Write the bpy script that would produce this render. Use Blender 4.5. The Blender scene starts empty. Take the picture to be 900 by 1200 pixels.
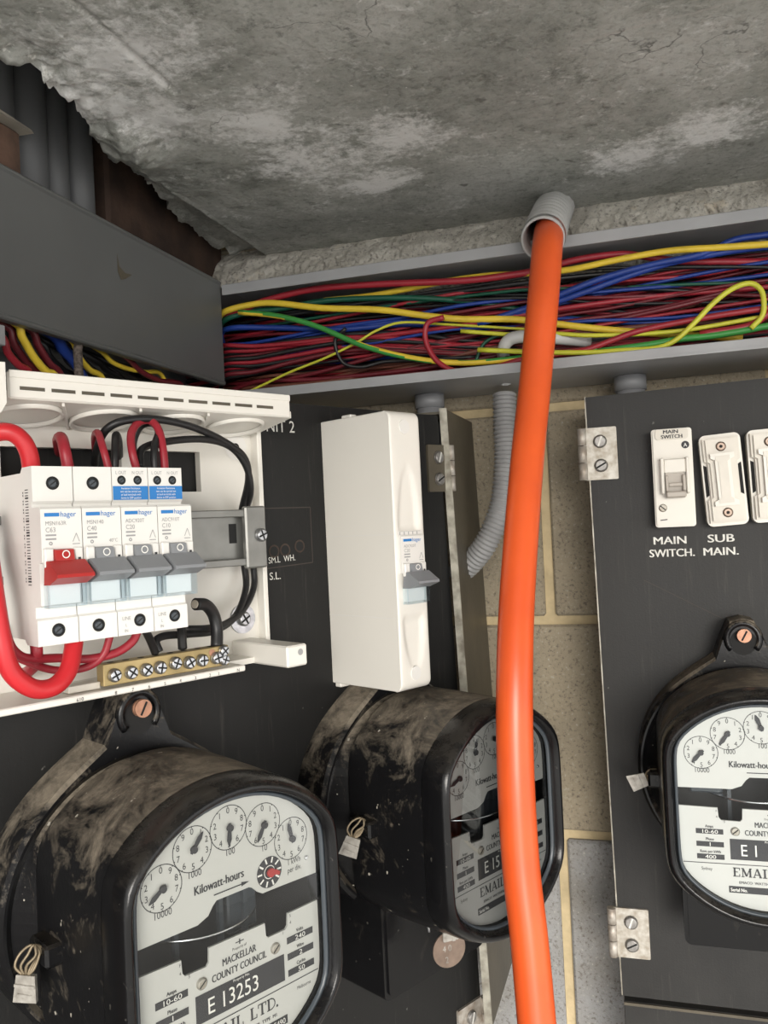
import bpy, bmesh, math, random
import numpy as np
from mathutils import Vector, Matrix, noise
R = math.radians
sc = bpy.context.scene
col = sc.collection
random.seed(7)

# ------------------------------------------------------------------ camera
FPX = 991.0                                   # focal length in pixels of the 900 px wide frame
YAW, PIT, ROL = R(17.26), R(0.81), R(-2.735)
_cy, _sy, _cp, _sp = math.cos(YAW), math.sin(YAW), math.cos(PIT), math.sin(PIT)
FWD = Vector((-_sy*_cp, _cy*_cp, _sp)); _rt = Vector((_cy, _sy, 0)); _up = _rt.cross(FWD)
CR = _rt*math.cos(ROL) + _up*math.sin(ROL)
CU = -_rt*math.sin(ROL) + _up*math.cos(ROL)
cam = bpy.data.objects.new('camera', bpy.data.cameras.new('camera'))
cam.data.sensor_fit = 'HORIZONTAL'; cam.data.sensor_width = 36; cam.data.lens = 36*FPX/900
cam.data.clip_start = 0.01
cam.matrix_world = Matrix((CR, CU, -FWD)).transposed().to_4x4()
col.objects.link(cam); sc.camera = cam

# ------------------------------------------------------------------ light
sc.view_settings.view_transform = 'Standard'; sc.view_settings.look = 'None'
sc.view_settings.gamma = 1; sc.view_settings.use_curve_mapping = False
sc.view_settings.exposure = 0.75
w = bpy.data.worlds.new('daylight'); sc.world = w; w.use_nodes = True
bg = w.node_tree.nodes['Background']; bg.inputs[0].default_value = (1.0, 0.985, 0.965, 1); bg.inputs[1].default_value = 1.35
sun = bpy.data.objects.new('sun', bpy.data.lights.new('sun', 'SUN'))
sun.data.energy = 2.0; sun.data.angle = R(25); sun.data.color = (1, .95, .88)
sun.rotation_euler = Vector((-0.30, 0.94, -0.17)).to_track_quat('-Z', 'Y').to_euler()
col.objects.link(sun)

# ------------------------------------------------------------------ pixel rays on real planes, boards
H = Vector((-.165, .685, 0)); AL = R(61.94)
U = Vector((math.cos(AL), math.sin(AL), 0)); N = Vector((math.sin(AL), -math.cos(AL), 0))
YR = .71                                      # front plane of the right board
def ray(x, y): return FWD + CR*((x-450)/FPX) - CU*((y-600)/FPX)
def at_y(x, y, Y): r = ray(x, y); return r*(Y/r.y)
def at_x(x, y, X): r = ray(x, y); return r*(X/r.x)
def at_L(x, y, d=0.0):
    r = ray(x, y); return r*((N.dot(H)+d)/N.dot(r))

# ------------------------------------------------------------------ materials
MATS = {}
def mat(name, c, rough=.5, metal=0, var=0, vscale=30, c2=None, bump=0, bscale=200, coat=0, spec=.5):
    m = bpy.data.materials.new(name); m.use_nodes = True; nt = m.node_tree; b = nt.nodes['Principled BSDF']
    b.inputs['Base Color'].default_value = (*c, 1); b.inputs['Roughness'].default_value = rough
    b.inputs['Metallic'].default_value = metal; b.inputs['Coat Weight'].default_value = coat
    b.inputs['Specular IOR Level'].default_value = spec
    tc = nt.nodes.new('ShaderNodeTexCoord')
    if var or c2:
        n = nt.nodes.new('ShaderNodeTexNoise'); n.inputs['Scale'].default_value = vscale; n.inputs['Detail'].default_value = 6
        nt.links.new(tc.outputs['Object'], n.inputs['Vector'])
        rp = nt.nodes.new('ShaderNodeValToRGB'); rp.color_ramp.elements[0].position = .35; rp.color_ramp.elements[1].position = .68
        a = c2 if c2 else tuple(v*(1-var) for v in c)
        rp.color_ramp.elements[0].color = (*c, 1); rp.color_ramp.elements[1].color = (*a, 1)
        nt.links.new(n.outputs['Fac'], rp.inputs['Fac']); nt.links.new(rp.outputs['Color'], b.inputs['Base Color'])
    if bump:
        n2 = nt.nodes.new('ShaderNodeTexNoise'); n2.inputs['Scale'].default_value = bscale; n2.inputs['Detail'].default_value = 5
        nt.links.new(tc.outputs['Object'], n2.inputs['Vector'])
        bp = nt.nodes.new('ShaderNodeBump'); bp.inputs['Strength'].default_value = bump; bp.inputs['Distance'].default_value = .002
        nt.links.new(n2.outputs['Fac'], bp.inputs['Height']); nt.links.new(bp.outputs['Normal'], b.inputs['Normal'])
    MATS[name] = m
    return m
class NT:
    """small helper to write node trees"""
    def __init__(s, m): s.t = m.node_tree; s.b = s.t.nodes['Principled BSDF']
    def n(s, typ, **kw):
        nd = s.t.nodes.new('ShaderNode'+typ)
        for k, v in kw.items():
            if k.startswith('_'): setattr(nd, k[1:], v)
            else: nd.inputs[k.replace('__', ' ')].default_value = v
        return nd
    def l(s, a, b): s.t.links.new(a, b)
    def ramp(s, fac, *stops):
        r = s.t.nodes.new('ShaderNodeValToRGB'); e = r.color_ramp.elements
        while len(e) < len(stops): e.new(.5)
        for i, (p, c) in enumerate(stops):
            e[i].position = p; e[i].color = (*c, 1) if len(c) == 3 else c
        s.l(fac, r.inputs['Fac']); return r.outputs['Color']
    def noise(s, vec, scale, detail=6, rough=.6, dist=0):
        nd = s.n('TexNoise'); nd.inputs['Scale'].default_value = scale; nd.inputs['Detail'].default_value = detail
        nd.inputs['Roughness'].default_value = rough; nd.inputs['Distortion'].default_value = dist
        s.l(vec, nd.inputs['Vector']); return nd.outputs['Fac']
    def mix(s, fac, a, b, mode='MIX'):
        nd = s.n('MixRGB', _blend_type=mode)
        for v, i in ((fac, 0), (a, 1), (b, 2)):
            if isinstance(v, (int, float)): nd.inputs[i].default_value = v
            elif isinstance(v, tuple): nd.inputs[i].default_value = (*v, 1)
            else: s.l(v, nd.inputs[i])
        return nd.outputs['Color']
    def math(s, op, a, b=0.0):
        nd = s.n('Math', _operation=op)
        for v, i in ((a, 0), (b, 1)):
            if isinstance(v, (int, float)): nd.inputs[i].default_value = v
            else: s.l(v, nd.inputs[i])
        return nd.outputs[0]
    def bump(s, h, strength=.5, dist=.003):
        nd = s.n('Bump'); nd.inputs['Strength'].default_value = strength; nd.inputs['Distance'].default_value = dist
        s.l(h, nd.inputs['Height']); s.l(nd.outputs['Normal'], s.b.inputs['Normal'])
def stain(k, vec, c, r, scale3=(1, 1, 1)):
    """soft blob mask around a point of the surface, broken up by noise"""
    mp = k.n('Mapping', _vector_type='POINT'); mp.inputs['Location'].default_value = tuple(-c[i]*scale3[i] for i in range(3)); mp.inputs['Scale'].default_value = scale3
    k.l(vec, mp.inputs['Vector'])
    ln = k.n('VectorMath', _operation='LENGTH'); k.l(mp.outputs['Vector'], ln.inputs[0])
    return k.math('SUBTRACT', 1.0, k.math('MINIMUM', k.math('DIVIDE', ln.outputs['Value'], r), 1.0))

def concrete_mat():
    m = bpy.data.materials.new('slab_concrete'); m.use_nodes = True; k = NT(m); tc = k.n('TexCoord').outputs['Object']
    n1 = k.noise(tc, 8, 12, .70, .1); n2 = k.noise(tc, 45, 10, .78); n3 = k.noise(tc, 240, 4, .65)
    c = k.ramp(n1, (.34, (.19, .20, .178)), (.5, (.37, .38, .348)), (.66, (.58, .585, .555)))
    c = k.mix(k.ramp(n2, (.40, (0, 0, 0)), (.75, (.7, .7, .7))), c, (.60, .60, .575))
    c = k.mix(k.ramp(n2, (.30, (.75, .75, .75)), (.43, (0, 0, 0))), c, (.085, .085, .075))
    c = k.mix(k.ramp(n3, (.3, (.4, .4, .4)), (.5, (0, 0, 0))), c, (.08, .08, .07))
    # lime bloom patches
    spots = [((-.229, .605), .075), ((-.157, .589), .05), ((.055, .668), .055), ((-.273, .423), .07), ((-.30, .50), .05), ((-.20, .66), .05), ((.0, .69), .05), ((-.24, .53), .06), ((-.33, .46), .06)]
    tot = None
    for (x, y), r in spots:
        s = stain(k, tc, (x, y, .28), r, (1, 1, 0.0))
        tot = s if tot is None else k.math('MAXIMUM', tot, s)
    nb = k.noise(tc, 26, 10, .72, .6); nc = k.noise(tc, 150, 6, .75)
    msk = k.ramp(k.math('ADD', k.math('MULTIPLY', tot, .42), k.math('ADD', k.math('MULTIPLY', k.math('SUBTRACT', nb, .5), 1.1), k.math('MULTIPLY', k.math('SUBTRACT', nc, .5), .9))), (.10, (0, 0, 0)), (.36, (.92, .92, .92)))
    edge = stain(k, tc, (-.31, .44, .28), .11, (1, 1, 0.0))
    spk = k.ramp(k.math('ADD', k.math('MULTIPLY', edge, .16), k.math('SUBTRACT', k.noise(tc, 115, 4, .6, .5), .5)), (.20, (0, 0, 0)), (.26, (.8, .8, .8)))
    c = k.mix(spk, c, (.86, .86, .82))
    pit = k.ramp(k.noise(tc, 58, 3, .55), (.25, (.75, .75, .75)), (.31, (0, 0, 0)))
    c = k.mix(pit, c, (.13, .13, .115))
    c = k.mix(msk, c, (.90, .90, .89))
    # long pale scrape
    for a, b_, wd in (((-.03, .513), (.06, .506), .0022), ((-.24, .437), (-.215, .44), .0008)):
        dx, dy = b_[0]-a[0], b_[1]-a[1]; L = math.hypot(dx, dy)
        mp = k.n('Mapping', _vector_type='TEXTURE'); mp.inputs['Location'].default_value = ((a[0]+b_[0])/2, (a[1]+b_[1])/2, .28); mp.inputs['Rotation'].default_value = (0, 0, math.atan2(dy, dx)); mp.inputs['Scale'].default_value = (L/2, wd, 10)
        k.l(tc, mp.inputs['Vector']); ln = k.n('VectorMath', _operation='LENGTH'); k.l(mp.outputs['Vector'], ln.inputs[0])
        sm = k.ramp(k.math('ADD', ln.outputs['Value'], k.math('MULTIPLY', k.math('SUBTRACT', nb, .5), 3.0)), (.3, (.75, .75, .75)), (1.0, (0, 0, 0)))
        c = k.mix(sm, c, (.55, .53, .50))
    # hair cracks
    vo = k.n('TexVoronoi', _feature='DISTANCE_TO_EDGE'); vo.inputs['Scale'].default_value = 9
    wv = k.n('VectorMath', _operation='ADD'); k.l(tc, wv.inputs[0])
    nz = k.n('TexNoise'); nz.inputs['Scale'].default_value = 25; nz.inputs['Detail'].default_value = 5; k.l(tc, nz.inputs['Vector'])
    sca = k.n('VectorMath', _operation='SCALE'); sca.inputs['Scale'].default_value = .09; k.l(nz.outputs['Color'], sca.inputs[0]); k.l(sca.outputs[0], wv.inputs[1]); k.l(wv.outputs[0], vo.inputs['Vector'])
    crk = k.math('MULTIPLY', k.ramp(vo.outputs['Distance'], (.002, (1, 1, 1)), (.010, (0, 0, 0))), k.ramp(n1, (.56, (0, 0, 0)), (.64, (.7, .7, .7))))
    c = k.mix(crk, c, (.05, .05, .045))
    k.l(c, k.b.inputs['Base Color']); k.b.inputs['Roughness'].default_value = .62; k.b.inputs['Specular IOR Level'].default_value = .35
    k.bump(k.math('ADD', k.math('MULTIPLY', n2, .8), k.math('MULTIPLY', n3, .25)), .75, .004)
    return m
def block_mat():
    m = bpy.data.materials.new('block_concrete'); m.use_nodes = True; k = NT(m); tc = k.n('TexCoord').outputs['Object']
    n1 = k.noise(tc, 14, 6); n2 = k.noise(tc, 330, 4, .75)
    lz = k.n('SeparateXYZ'); k.l(k.n('ObjectInfo').outputs['Location'], lz.inputs[0])
    base = k.mix(k.math('LESS_THAN', lz.outputs['Z'], -.35), (.37, .315, .225), (.34, .345, .35))
    c = k.mix(k.ramp(n1, (.35, (0, 0, 0)), (.7, (.55, .55, .55))), base, (.20, .175, .13))
    c = k.mix(k.ramp(n2, (.34, (.8, .8, .8)), (.46, (0, 0, 0))), c, (.12, .10, .08))
    c = k.mix(k.ramp(n2, (.60, (0, 0, 0)), (.70, (.7, .7, .7))), c, (.55, .52, .46))
    k.l(c, k.b.inputs['Base Color']); k.b.inputs['Roughness'].default_value = .85
    k.bump(n2, .6, .002); return m
def rubble_mat():
    m = bpy.data.materials.new('rough_mortar'); m.use_nodes = True; k = NT(m); tc = k.n('TexCoord').outputs['Object']
    n1 = k.noise(tc, 22, 6); n2 = k.noise(tc, 260, 5, .7)
    c = k.ramp(n1, (.3, (.48, .45, .39)), (.6, (.70, .67, .60)), (.8, (.70, .56, .38)))
    c = k.mix(k.ramp(n2, (.34, (.7, .7, .7)), (.48, (0, 0, 0))), c, (.12, .11, .095))
    k.l(c, k.b.inputs['Base Color']); k.b.inputs['Roughness'].default_value = .9; k.bump(n2, .8, .003); return m
def board_mat(name, lo, hi):
    m = bpy.data.materials.new(name); m.use_nodes = True; k = NT(m); tc = k.n('TexCoord').outputs['Object']
    n1 = k.noise(tc, 9, 7, .65); n2 = k.noise(tc, 600, 3)
    mp = k.n('Mapping'); mp.inputs['Scale'].default_value = (90, 90, 5); k.l(tc, mp.inputs['Vector'])
    n3 = k.noise(mp.outputs['Vector'], 2.2, 6, .7)
    c = k.ramp(n1, (.3, (lo, lo, lo)), (.7, (hi, hi*.98, hi*.94)))
    c = k.mix(k.ramp(n3, (.58, (0, 0, 0)), (.78, (.30, .30, .30))), c, (.13, .12, .105))
    sp = k.noise(tc, 180, 2, .5)
    c = k.mix(k.ramp(sp, (.74, (0, 0, 0)), (.80, (.6, .6, .6))), c, (.25, .24, .22))
    k.b.inputs['Specular IOR Level'].default_value = .28; k.l(c, k.b.inputs['Base Color']); k.l(k.ramp(n1, (.3, (.45, .45, .45)), (.7, (.62, .62, .62))), k.b.inputs['Roughness'])
    k.bump(k.math('ADD', n2, n3), .12, .001); return m
def meter_mat(name, dust, base=.0075, rough=.28):
    m = bpy.data.materials.new(name); m.use_nodes = True; k = NT(m); tc = k.n('TexCoord').outputs['Object']
    geo = k.n('NewGeometry'); sx = k.n('SeparateXYZ'); k.l(geo.outputs['Normal'], sx.inputs[0])
    n1 = k.noise(tc, 38, 10, .72, .8); n2 = k.noise(tc, 420, 3, .6); n4 = k.noise(tc, 150, 8, .7)
    d = k.ramp(k.math('ADD', k.math('MULTIPLY', k.math('ADD', sx.outputs['Z'], .15), .50), k.math('ADD', k.math('MULTIPLY', k.math('SUBTRACT', n1, .5), 1.9), k.math('MULTIPLY', k.math('SUBTRACT', n4, .5), .6))), (.22, (0, 0, 0)), (.85, (dust, dust, dust)))
    c = k.mix(d, (base, base, base*1.1), (.30, .255, .195))
    sp = k.noise(tc, 170, 2, .5)
    c = k.mix(k.ramp(sp, (.72, (0, 0, 0)), (.76, (dust, dust, dust))), c, (.50, .47, .40))
    mp = k.n('Mapping'); mp.inputs['Scale'].default_value = (120, 20, 8); k.l(tc, mp.inputs['Vector'])
    st = k.noise(mp.outputs['Vector'], 1.6, 6, .7)
    c = k.mix(k.ramp(st, (.60, (0, 0, 0)), (.74, (.5*dust, .5*dust, .5*dust))), c, (.26, .21, .16))
    k.l(c, k.b.inputs['Base Color']); k.b.inputs['Specular IOR Level'].default_value = .32
    k.l(k.ramp(d, (.0, (rough, rough, rough)), (.4, (.75, .75, .75))), k.b.inputs['Roughness'])
    k.bump(n2, .08, .001); return m
def glass_mat(name, tint, refl=1.0):
    m = bpy.data.materials.new(name); m.use_nodes = True; t = m.node_tree; t.nodes.clear()
    o = t.nodes.new('ShaderNodeOutputMaterial'); mx = t.nodes.new('ShaderNodeMixShader'); tr = t.nodes.new('ShaderNodeBsdfTransparent'); gl = t.nodes.new('ShaderNodeBsdfGlossy'); fr = t.nodes.new('ShaderNodeFresnel')
    tr.inputs[0].default_value = (*tint, 1); gl.inputs['Roughness'].default_value = .03; fr.inputs[0].default_value = 1.45
    ml = t.nodes.new('ShaderNodeMath'); ml.operation = 'MULTIPLY'; ml.inputs[1].default_value = refl
    ge = t.nodes.new('ShaderNodeNewGeometry'); io = t.nodes.new('ShaderNodeMapRange'); io.inputs['To Min'].default_value = 1.45; io.inputs['To Max'].default_value = 1/1.45; t.links.new(ge.outputs['Backfacing'], io.inputs['Value']); t.links.new(io.outputs[0], fr.inputs[0])
    t.links.new(fr.outputs[0], ml.inputs[0]); t.links.new(ml.outputs[0], mx.inputs[0]); t.links.new(tr.outputs[0], mx.inputs[1]); t.links.new(gl.outputs[0], mx.inputs[2]); t.links.new(mx.outputs[0], o.inputs[0]); return m
MATS['slab'] = concrete_mat(); MATS['block'] = block_mat(); MATS['rubble'] = rubble_mat(); MATS['board'] = board_mat('black_board', .008, .016); MATS['board_lighter'] = board_mat('black_board_lighter', .019, .036)  # right boards use the same black board material in a lighter tone
MATS['meter'] = meter_mat('dusty_black_enamel', .8); MATS['meter_gloss'] = meter_mat('black_enamel', .10, .006, .22); MATS['meter_base'] = meter_mat('grey_black_casting', 1.0)
MATS['glass'] = glass_mat('meter_glass', (.93, .95, .95)); MATS['glass_left'] = glass_mat('meter_glass_grey', (.80, .81, .80), 1.3); MATS['glass_mid'] = glass_mat('meter_glass_dark_grey', (.52, .53, .53), 1.6); MATS['tint'] = glass_mat('pale_blue_plastic', (.93, .965, .985), .6)  # left pane tinted grey, middle pane darker grey, both more reflective
mat('mortar', (.62, .50, .30), .9, var=.25, vscale=60, bump=.5)
mat('wall_dark', (.06, .042, .032), .9, var=.5, vscale=20, bump=.5)
mat('timber', (.075, .043, .029), .85, c2=(.030, .018, .013), vscale=30, bump=.6, bscale=90)
mat('timber_brown', (.17, .10, .07), .85, c2=(.08, .05, .035), vscale=60, bump=.6, bscale=120)
mat('timber_pale', (.55, .50, .42), .85, var=.3)
mat('earth', (.66, .65, .62), .9, var=.3, vscale=4)
mat('trunk', (.34, .345, .355), .42, var=.12, vscale=25, bump=.03)
mat('cover', (.125, .130, .129), .40, var=.12, vscale=12)
mat('conduit', (.125, .13, .135), .5, var=.05)
mat('stub', (.26, .265, .275), .5, var=.1)
mat('case', (.105, .090, .064), .45, var=.3, vscale=25, bump=.1)
mat('case_edge', (.55, .53, .45), .4, metal=.3, c2=(.22, .20, .16), vscale=90)
mat('white', (.79, .765, .705), .38, var=.03, vscale=10)
mat('white2', (.78, .765, .73), .35, var=.03, vscale=10)
mat('grey_plastic', (.24, .25, .265), .4)
mat('red_plastic', (.42, .022, .02), .35)
mat('ink', (.03, .03, .035), .6); mat('ink_grey', (.33, .33, .33), .6); mat('ink_blue', (.02, .19, .52), .5); mat('ink_white', (.85, .84, .80), .6)
mat('paint_white', (.78, .77, .72), .6, var=.25, vscale=300)
mat('hole', (.01, .01, .01), .8)
mat('brass', (.46, .35, .17), .42, metal=.8, c2=(.30, .23, .11), vscale=40)
mat('zinc', (.62, .63, .65), .3, metal=.9, c2=(.36, .37, .39), vscale=180)
mat('steel', (.56, .54, .49), .5, metal=.35, c2=(.36, .32, .26), vscale=190, bump=.2)
mat('screw_grey', (.26, .25, .24), .45, metal=.6, c2=(.40, .39, .37), vscale=300)
mat('rust_steel', (.33, .28, .23), .55, metal=.4, c2=(.55, .52, .47), vscale=160)
mat('rail', (.27, .27, .255), .38, metal=.6, var=.2, vscale=60)
mat('copper', (.55, .29, .19), .5, metal=.5, var=.3, vscale=200)
mat('lead', (.48, .46, .42), .55, metal=.4, c2=(.27, .25, .22), vscale=200, bump=.3)
mat('tag', (.33, .25, .20), .4, metal=.7, var=.3, vscale=120)
mat('dial', (.60, .60, .575), .45, var=.03)
mat('cavity', (.012, .012, .013), .6)
mat('alu', (.75, .76, .78), .2, metal=1)
mat('gasket', (.045, .055, .065), .35)
mat('seal_wire', (.30, .24, .16), .5, metal=.5, var=.4, vscale=300)
mat('ghost', (.045, .036, .03), .7)
mat('porcelain', (.66, .62, .54), .3, var=.1, vscale=40)
mat('porcelain_white', (.74, .71, .64), .28, var=.05, vscale=30)
mat('rocker', (.42, .38, .33), .4)
mat('orange', (.80, .115, .022), .34, c2=(.66, .085, .018), vscale=16)
mat('corrugated', (.45, .45, .44), .45, var=.15, vscale=40)
mat('flex', (.36, .36, .36), .45, var=.15, vscale=40)
mat('elbow', (.55, .55, .54), .4)
CAB = {'red': (.34, .020, .034), 'dark red': (.15, .014, .022), 'bright red': (.62, .022, .03), 'black': (.012, .012, .013), 'yellow': (.80, .58, .05), 'blue': (.012, .045, .27), 'dark green': (.008, .09, .052), 'green': (.05, .30, .06), 'brown': (.16, .055, .035), 'lime': (.62, .62, .05)}
for k_, v_ in CAB.items(): mat('cable '+k_, v_, .42, var=.18, vscale=40)
mat('cord', (.16, .13, .11), .9, c2=(.05, .04, .035), vscale=500, bump=.6, bscale=600)

# ------------------------------------------------------------------ mesh helpers
GLYPH = {}
def glyph(ch):
    if ch not in GLYPH:
        cu = bpy.data.curves.new('t', 'FONT'); cu.body = ch; cu.size = 1; cu.resolution_u = 3
        ob = bpy.data.objects.new('t', cu); me = ob.to_mesh()
        vs = [(v.co.x, v.co.y) for v in me.vertices]; fs = [tuple(p.vertices) for p in me.polygons]; ob.to_mesh_clear()
        cu.body = ch+'|'; me = ob.to_mesh(); x2 = max(v.co.x for v in me.vertices); ob.to_mesh_clear()
        cu.body = '|'; me = ob.to_mesh(); x1 = max(v.co.x for v in me.vertices); ob.to_mesh_clear()
        bpy.data.objects.remove(ob); bpy.data.curves.remove(cu)
        GLYPH[ch] = (vs, fs, x2-x1)
    return GLYPH[ch]
class MB:
    def __init__(s): s.v = []; s.f = []; s.m = []; s.smooth = []
    def add(s, vs, fs, mi=0, sm=False):
        o = len(s.v); s.v += [tuple(v) for v in vs]
        for f in fs: s.f.append(tuple(o+i for i in f)); s.m.append(mi); s.smooth.append(sm)
    def box(s, x0, x1, y0, y1, z0, z1, bev=0, mi=0, seg=1, M=None):
        bm = bmesh.new(); bmesh.ops.create_cube(bm, size=1)
        for v in bm.verts: v.co = Vector(((x0+x1)/2+v.co.x*(x1-x0), (y0+y1)/2+v.co.y*(y1-y0), (z0+z1)/2+v.co.z*(z1-z0)))
        if bev: bmesh.ops.bevel(bm, geom=bm.edges[:], offset=bev, segments=seg, affect='EDGES', profile=.5)
        s.bm(bm, mi, M)
    def bm(s, bm, mi=0, M=None, sm=False):
        bm.normal_update(); bm.verts.index_update()
        s.add([(M @ v.co) if M else v.co.copy() for v in bm.verts], [[v.index for v in f.verts] for f in bm.faces], mi, sm); bm.free()
    def rings(s, rings, cap0=True, cap1=True, mi=0, sm=True, closed=True, stripe=None):
        o = len(s.v); n = len(rings[0])
        for r in rings: s.v += [tuple(p) for p in r]
        for i in range(len(rings)-1):
            for j in range(n if closed else n-1):
                j2 = (j+1) % n
                s.f.append((o+i*n+j, o+i*n+j2, o+(i+1)*n+j2, o+(i+1)*n+j))
                s.m.append(1 if stripe and ((j-int(i*stripe)) % n) < n*0.4 else mi); s.smooth.append(sm)
        if cap0: s.f.append(tuple(o+j for j in range(n))[::-1]); s.m.append(mi); s.smooth.append(False)
        if cap1: s.f.append(tuple(o+(len(rings)-1)*n+j for j in range(n))); s.m.append(mi); s.smooth.append(False)
    def cyl(s, p0, p1, r0, r1=None, n=20, mi=0, cap0=True, cap1=True, sm=True):
        p0, p1 = Vector(p0), Vector(p1); r1 = r0 if r1 is None else r1
        a, b = frame((p1-p0).normalized())
        cs = [(math.cos(2*math.pi*i/n), math.sin(2*math.pi*i/n)) for i in range(n)]
        s.rings([[p+a*(c*r)+b*(q*r) for c, q in cs] for p, r in ((p0, r0), (p1, r1))], cap0, cap1, mi, sm)
    def tube(s, pts, r, n=8, mi=0, stripe=None, caps=True):
        pts = [Vector(p) for p in pts]; rr = r if callable(r) else (lambda t: r)
        T = [(pts[min(i+1, len(pts)-1)]-pts[max(i-1, 0)]).normalized() for i in range(len(pts))]
        a, b = frame(T[0]); out = []
        for i, p in enumerate(pts):
            a = (a-T[i]*a.dot(T[i])).normalized(); b = T[i].cross(a); q = rr(i/(len(pts)-1))
            out.append([p+a*(math.cos(2*math.pi*j/n)*q)+b*(math.sin(2*math.pi*j/n)*q) for j in range(n)])
        s.rings(out, caps, caps, mi, True, True, stripe)
    def prism(s, poly, y0, y1, mi=0, sm=False):
        n = len(poly); o = len(s.v)
        s.v += [(x, y0, z) for x, z in poly]+[(x, y1, z) for x, z in poly]
        s.f.append(tuple(o+i for i in range(n))); s.f.append(tuple(o+n+i for i in range(n))[::-1]); s.m += [mi, mi]; s.smooth += [False, False]
        for i in range(n):
            j = (i+1) % n; s.f.append((o+j, o+i, o+n+i, o+n+j)); s.m.append(mi); s.smooth.append(sm)
    def annulus(s, cx, cz, r0, r1, y, n=40, mi=0, a0=0, a1=2*math.pi):
        vs = []; fs = []
        for i in range(n+1):
            a = a0+(a1-a0)*i/n; vs += [(cx+math.cos(a)*r0, y, cz+math.sin(a)*r0), (cx+math.cos(a)*r1, y, cz+math.sin(a)*r1)]
        for i in range(n): fs.append((2*i, 2*i+2, 2*i+3, 2*i+1))
        s.add(vs, fs, mi)
    def quad(s, x0, x1, z0, z1, y, mi=0): s.add([(x0, y, z0), (x1, y, z0), (x1, y, z1), (x0, y, z1)], [(0, 1, 2, 3)], mi)
    def line(s, x0, z0, x1, z1, wd, y, mi=0):
        dx, dz = x1-x0, z1-z0; L = math.hypot(dx, dz) or 1; nx, nz = -dz/L*wd/2, dx/L*wd/2
        s.add([(x0-nx, y, z0-nz), (x1-nx, y, z1-nz), (x1+nx, y, z1+nz), (x0+nx, y, z0+nz)], [(0, 1, 2, 3)], mi)
    def text(s, t, x, z, size, y, al='l', sx=1.0, mi=0, shear=0, rot=0, bold=0):
        wd = sum(glyph(c)[2] if c != ' ' else .28 for c in t)*size*sx
        x0 = {'l': 0, 'c': -wd/2, 'r': -wd}[al]; ca, sa = math.cos(rot), math.sin(rot)
        for c in t:
            if c == ' ': x0 += .28*size*sx; continue
            vs, fs, ad = glyph(c)
            for ox in ((0,) if not bold else (-bold, bold)):
                pv = []
                for px, pz in vs:
                    lx, lz = x0+px*size*sx+shear*pz*size+ox, pz*size
                    pv.append((x+lx*ca-lz*sa, y-(.00002 if ox > 0 else 0), z+lx*sa+lz*ca))
                s.add(pv, fs, mi)
            x0 += ad*size*sx
        return wd
    def mesh(s, name, mats):
        me = bpy.data.meshes.new(name); me.from_pydata(s.v, [], s.f)
        for m in (mats if isinstance(mats, (list, tuple)) else [mats]): me.materials.append(MATS[m])
        me.polygons.foreach_set('material_index', s.m); me.polygons.foreach_set('use_smooth', s.smooth); me.update()
        return me
def frame(t):
    h = Vector((0, 0, 1)) if abs(t.z) < .9 else Vector((1, 0, 0)); a = t.cross(h).normalized(); return a, t.cross(a).normalized()
def smooth_path(pts, sub=5):
    P = [Vector(p) for p in pts]; P = [P[0]*2-P[1]]+P+[P[-1]*2-P[-2]]; out = []
    for i in range(1, len(P)-2):
        a, b, c, d = P[i-1:i+3]
        for k in range(sub):
            t = k/sub; out.append(.5*((2*b)+(c-a)*t+(2*a-5*b+4*c-d)*t*t+(3*b-a-3*c+d)*t**3))
    out.append(P[-2]); return out
def rrect(x0, x1, z0, z1, r, n=5):
    out = []
    for cx, cz, a in ((x1-r, z1-r, 0), (x0+r, z1-r, 90), (x0+r, z0+r, 180), (x1-r, z0+r, 270)):
        for i in range(n+1): q = R(a+90*i/n); out.append((cx+r*math.cos(q), cz+r*math.sin(q)))
    return out[::-1]                       # clockwise seen from the front: face normal towards -y
def put(name, me, parent=None):
    o = bpy.data.objects.new(name, me); col.objects.link(o)
    if parent: o.parent = parent
    return o
def part(name, mb, mats, parent, label=None):
    o = put(name, mb.mesh(name, mats) if isinstance(mb, MB) else mb, parent)
    if label: o['label'] = label
    return o
def tag(o, label, cat, group=None):
    o['label'] = label; o['category'] = cat
    if group: o['group'] = group
    return o
def thing(name, label, cat, loc=(0, 0, 0), rz=0, group=None, ry=0):
    o = bpy.data.objects.new(name, None); col.objects.link(o); o.empty_display_size = .01
    o.location = loc; o.rotation_euler = (0, ry, rz); return tag(o, label, cat, group)
def struct(name, mb, mats, parent=None):
    o = put(name, mb.mesh(name, mats) if isinstance(mb, MB) else mb, parent)
    if not parent: o['kind'] = 'structure'
    return o
def onL(x=0, z=0, d=0): return H+U*x+N*d+Vector((0, 0, z))
def onR(x=0, z=0, d=0): return Vector((x, YR-d, z))
def solo(name, mb, mats, label, cat, group=None): return tag(part(name, mb, mats, None), label, cat, group)
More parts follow.
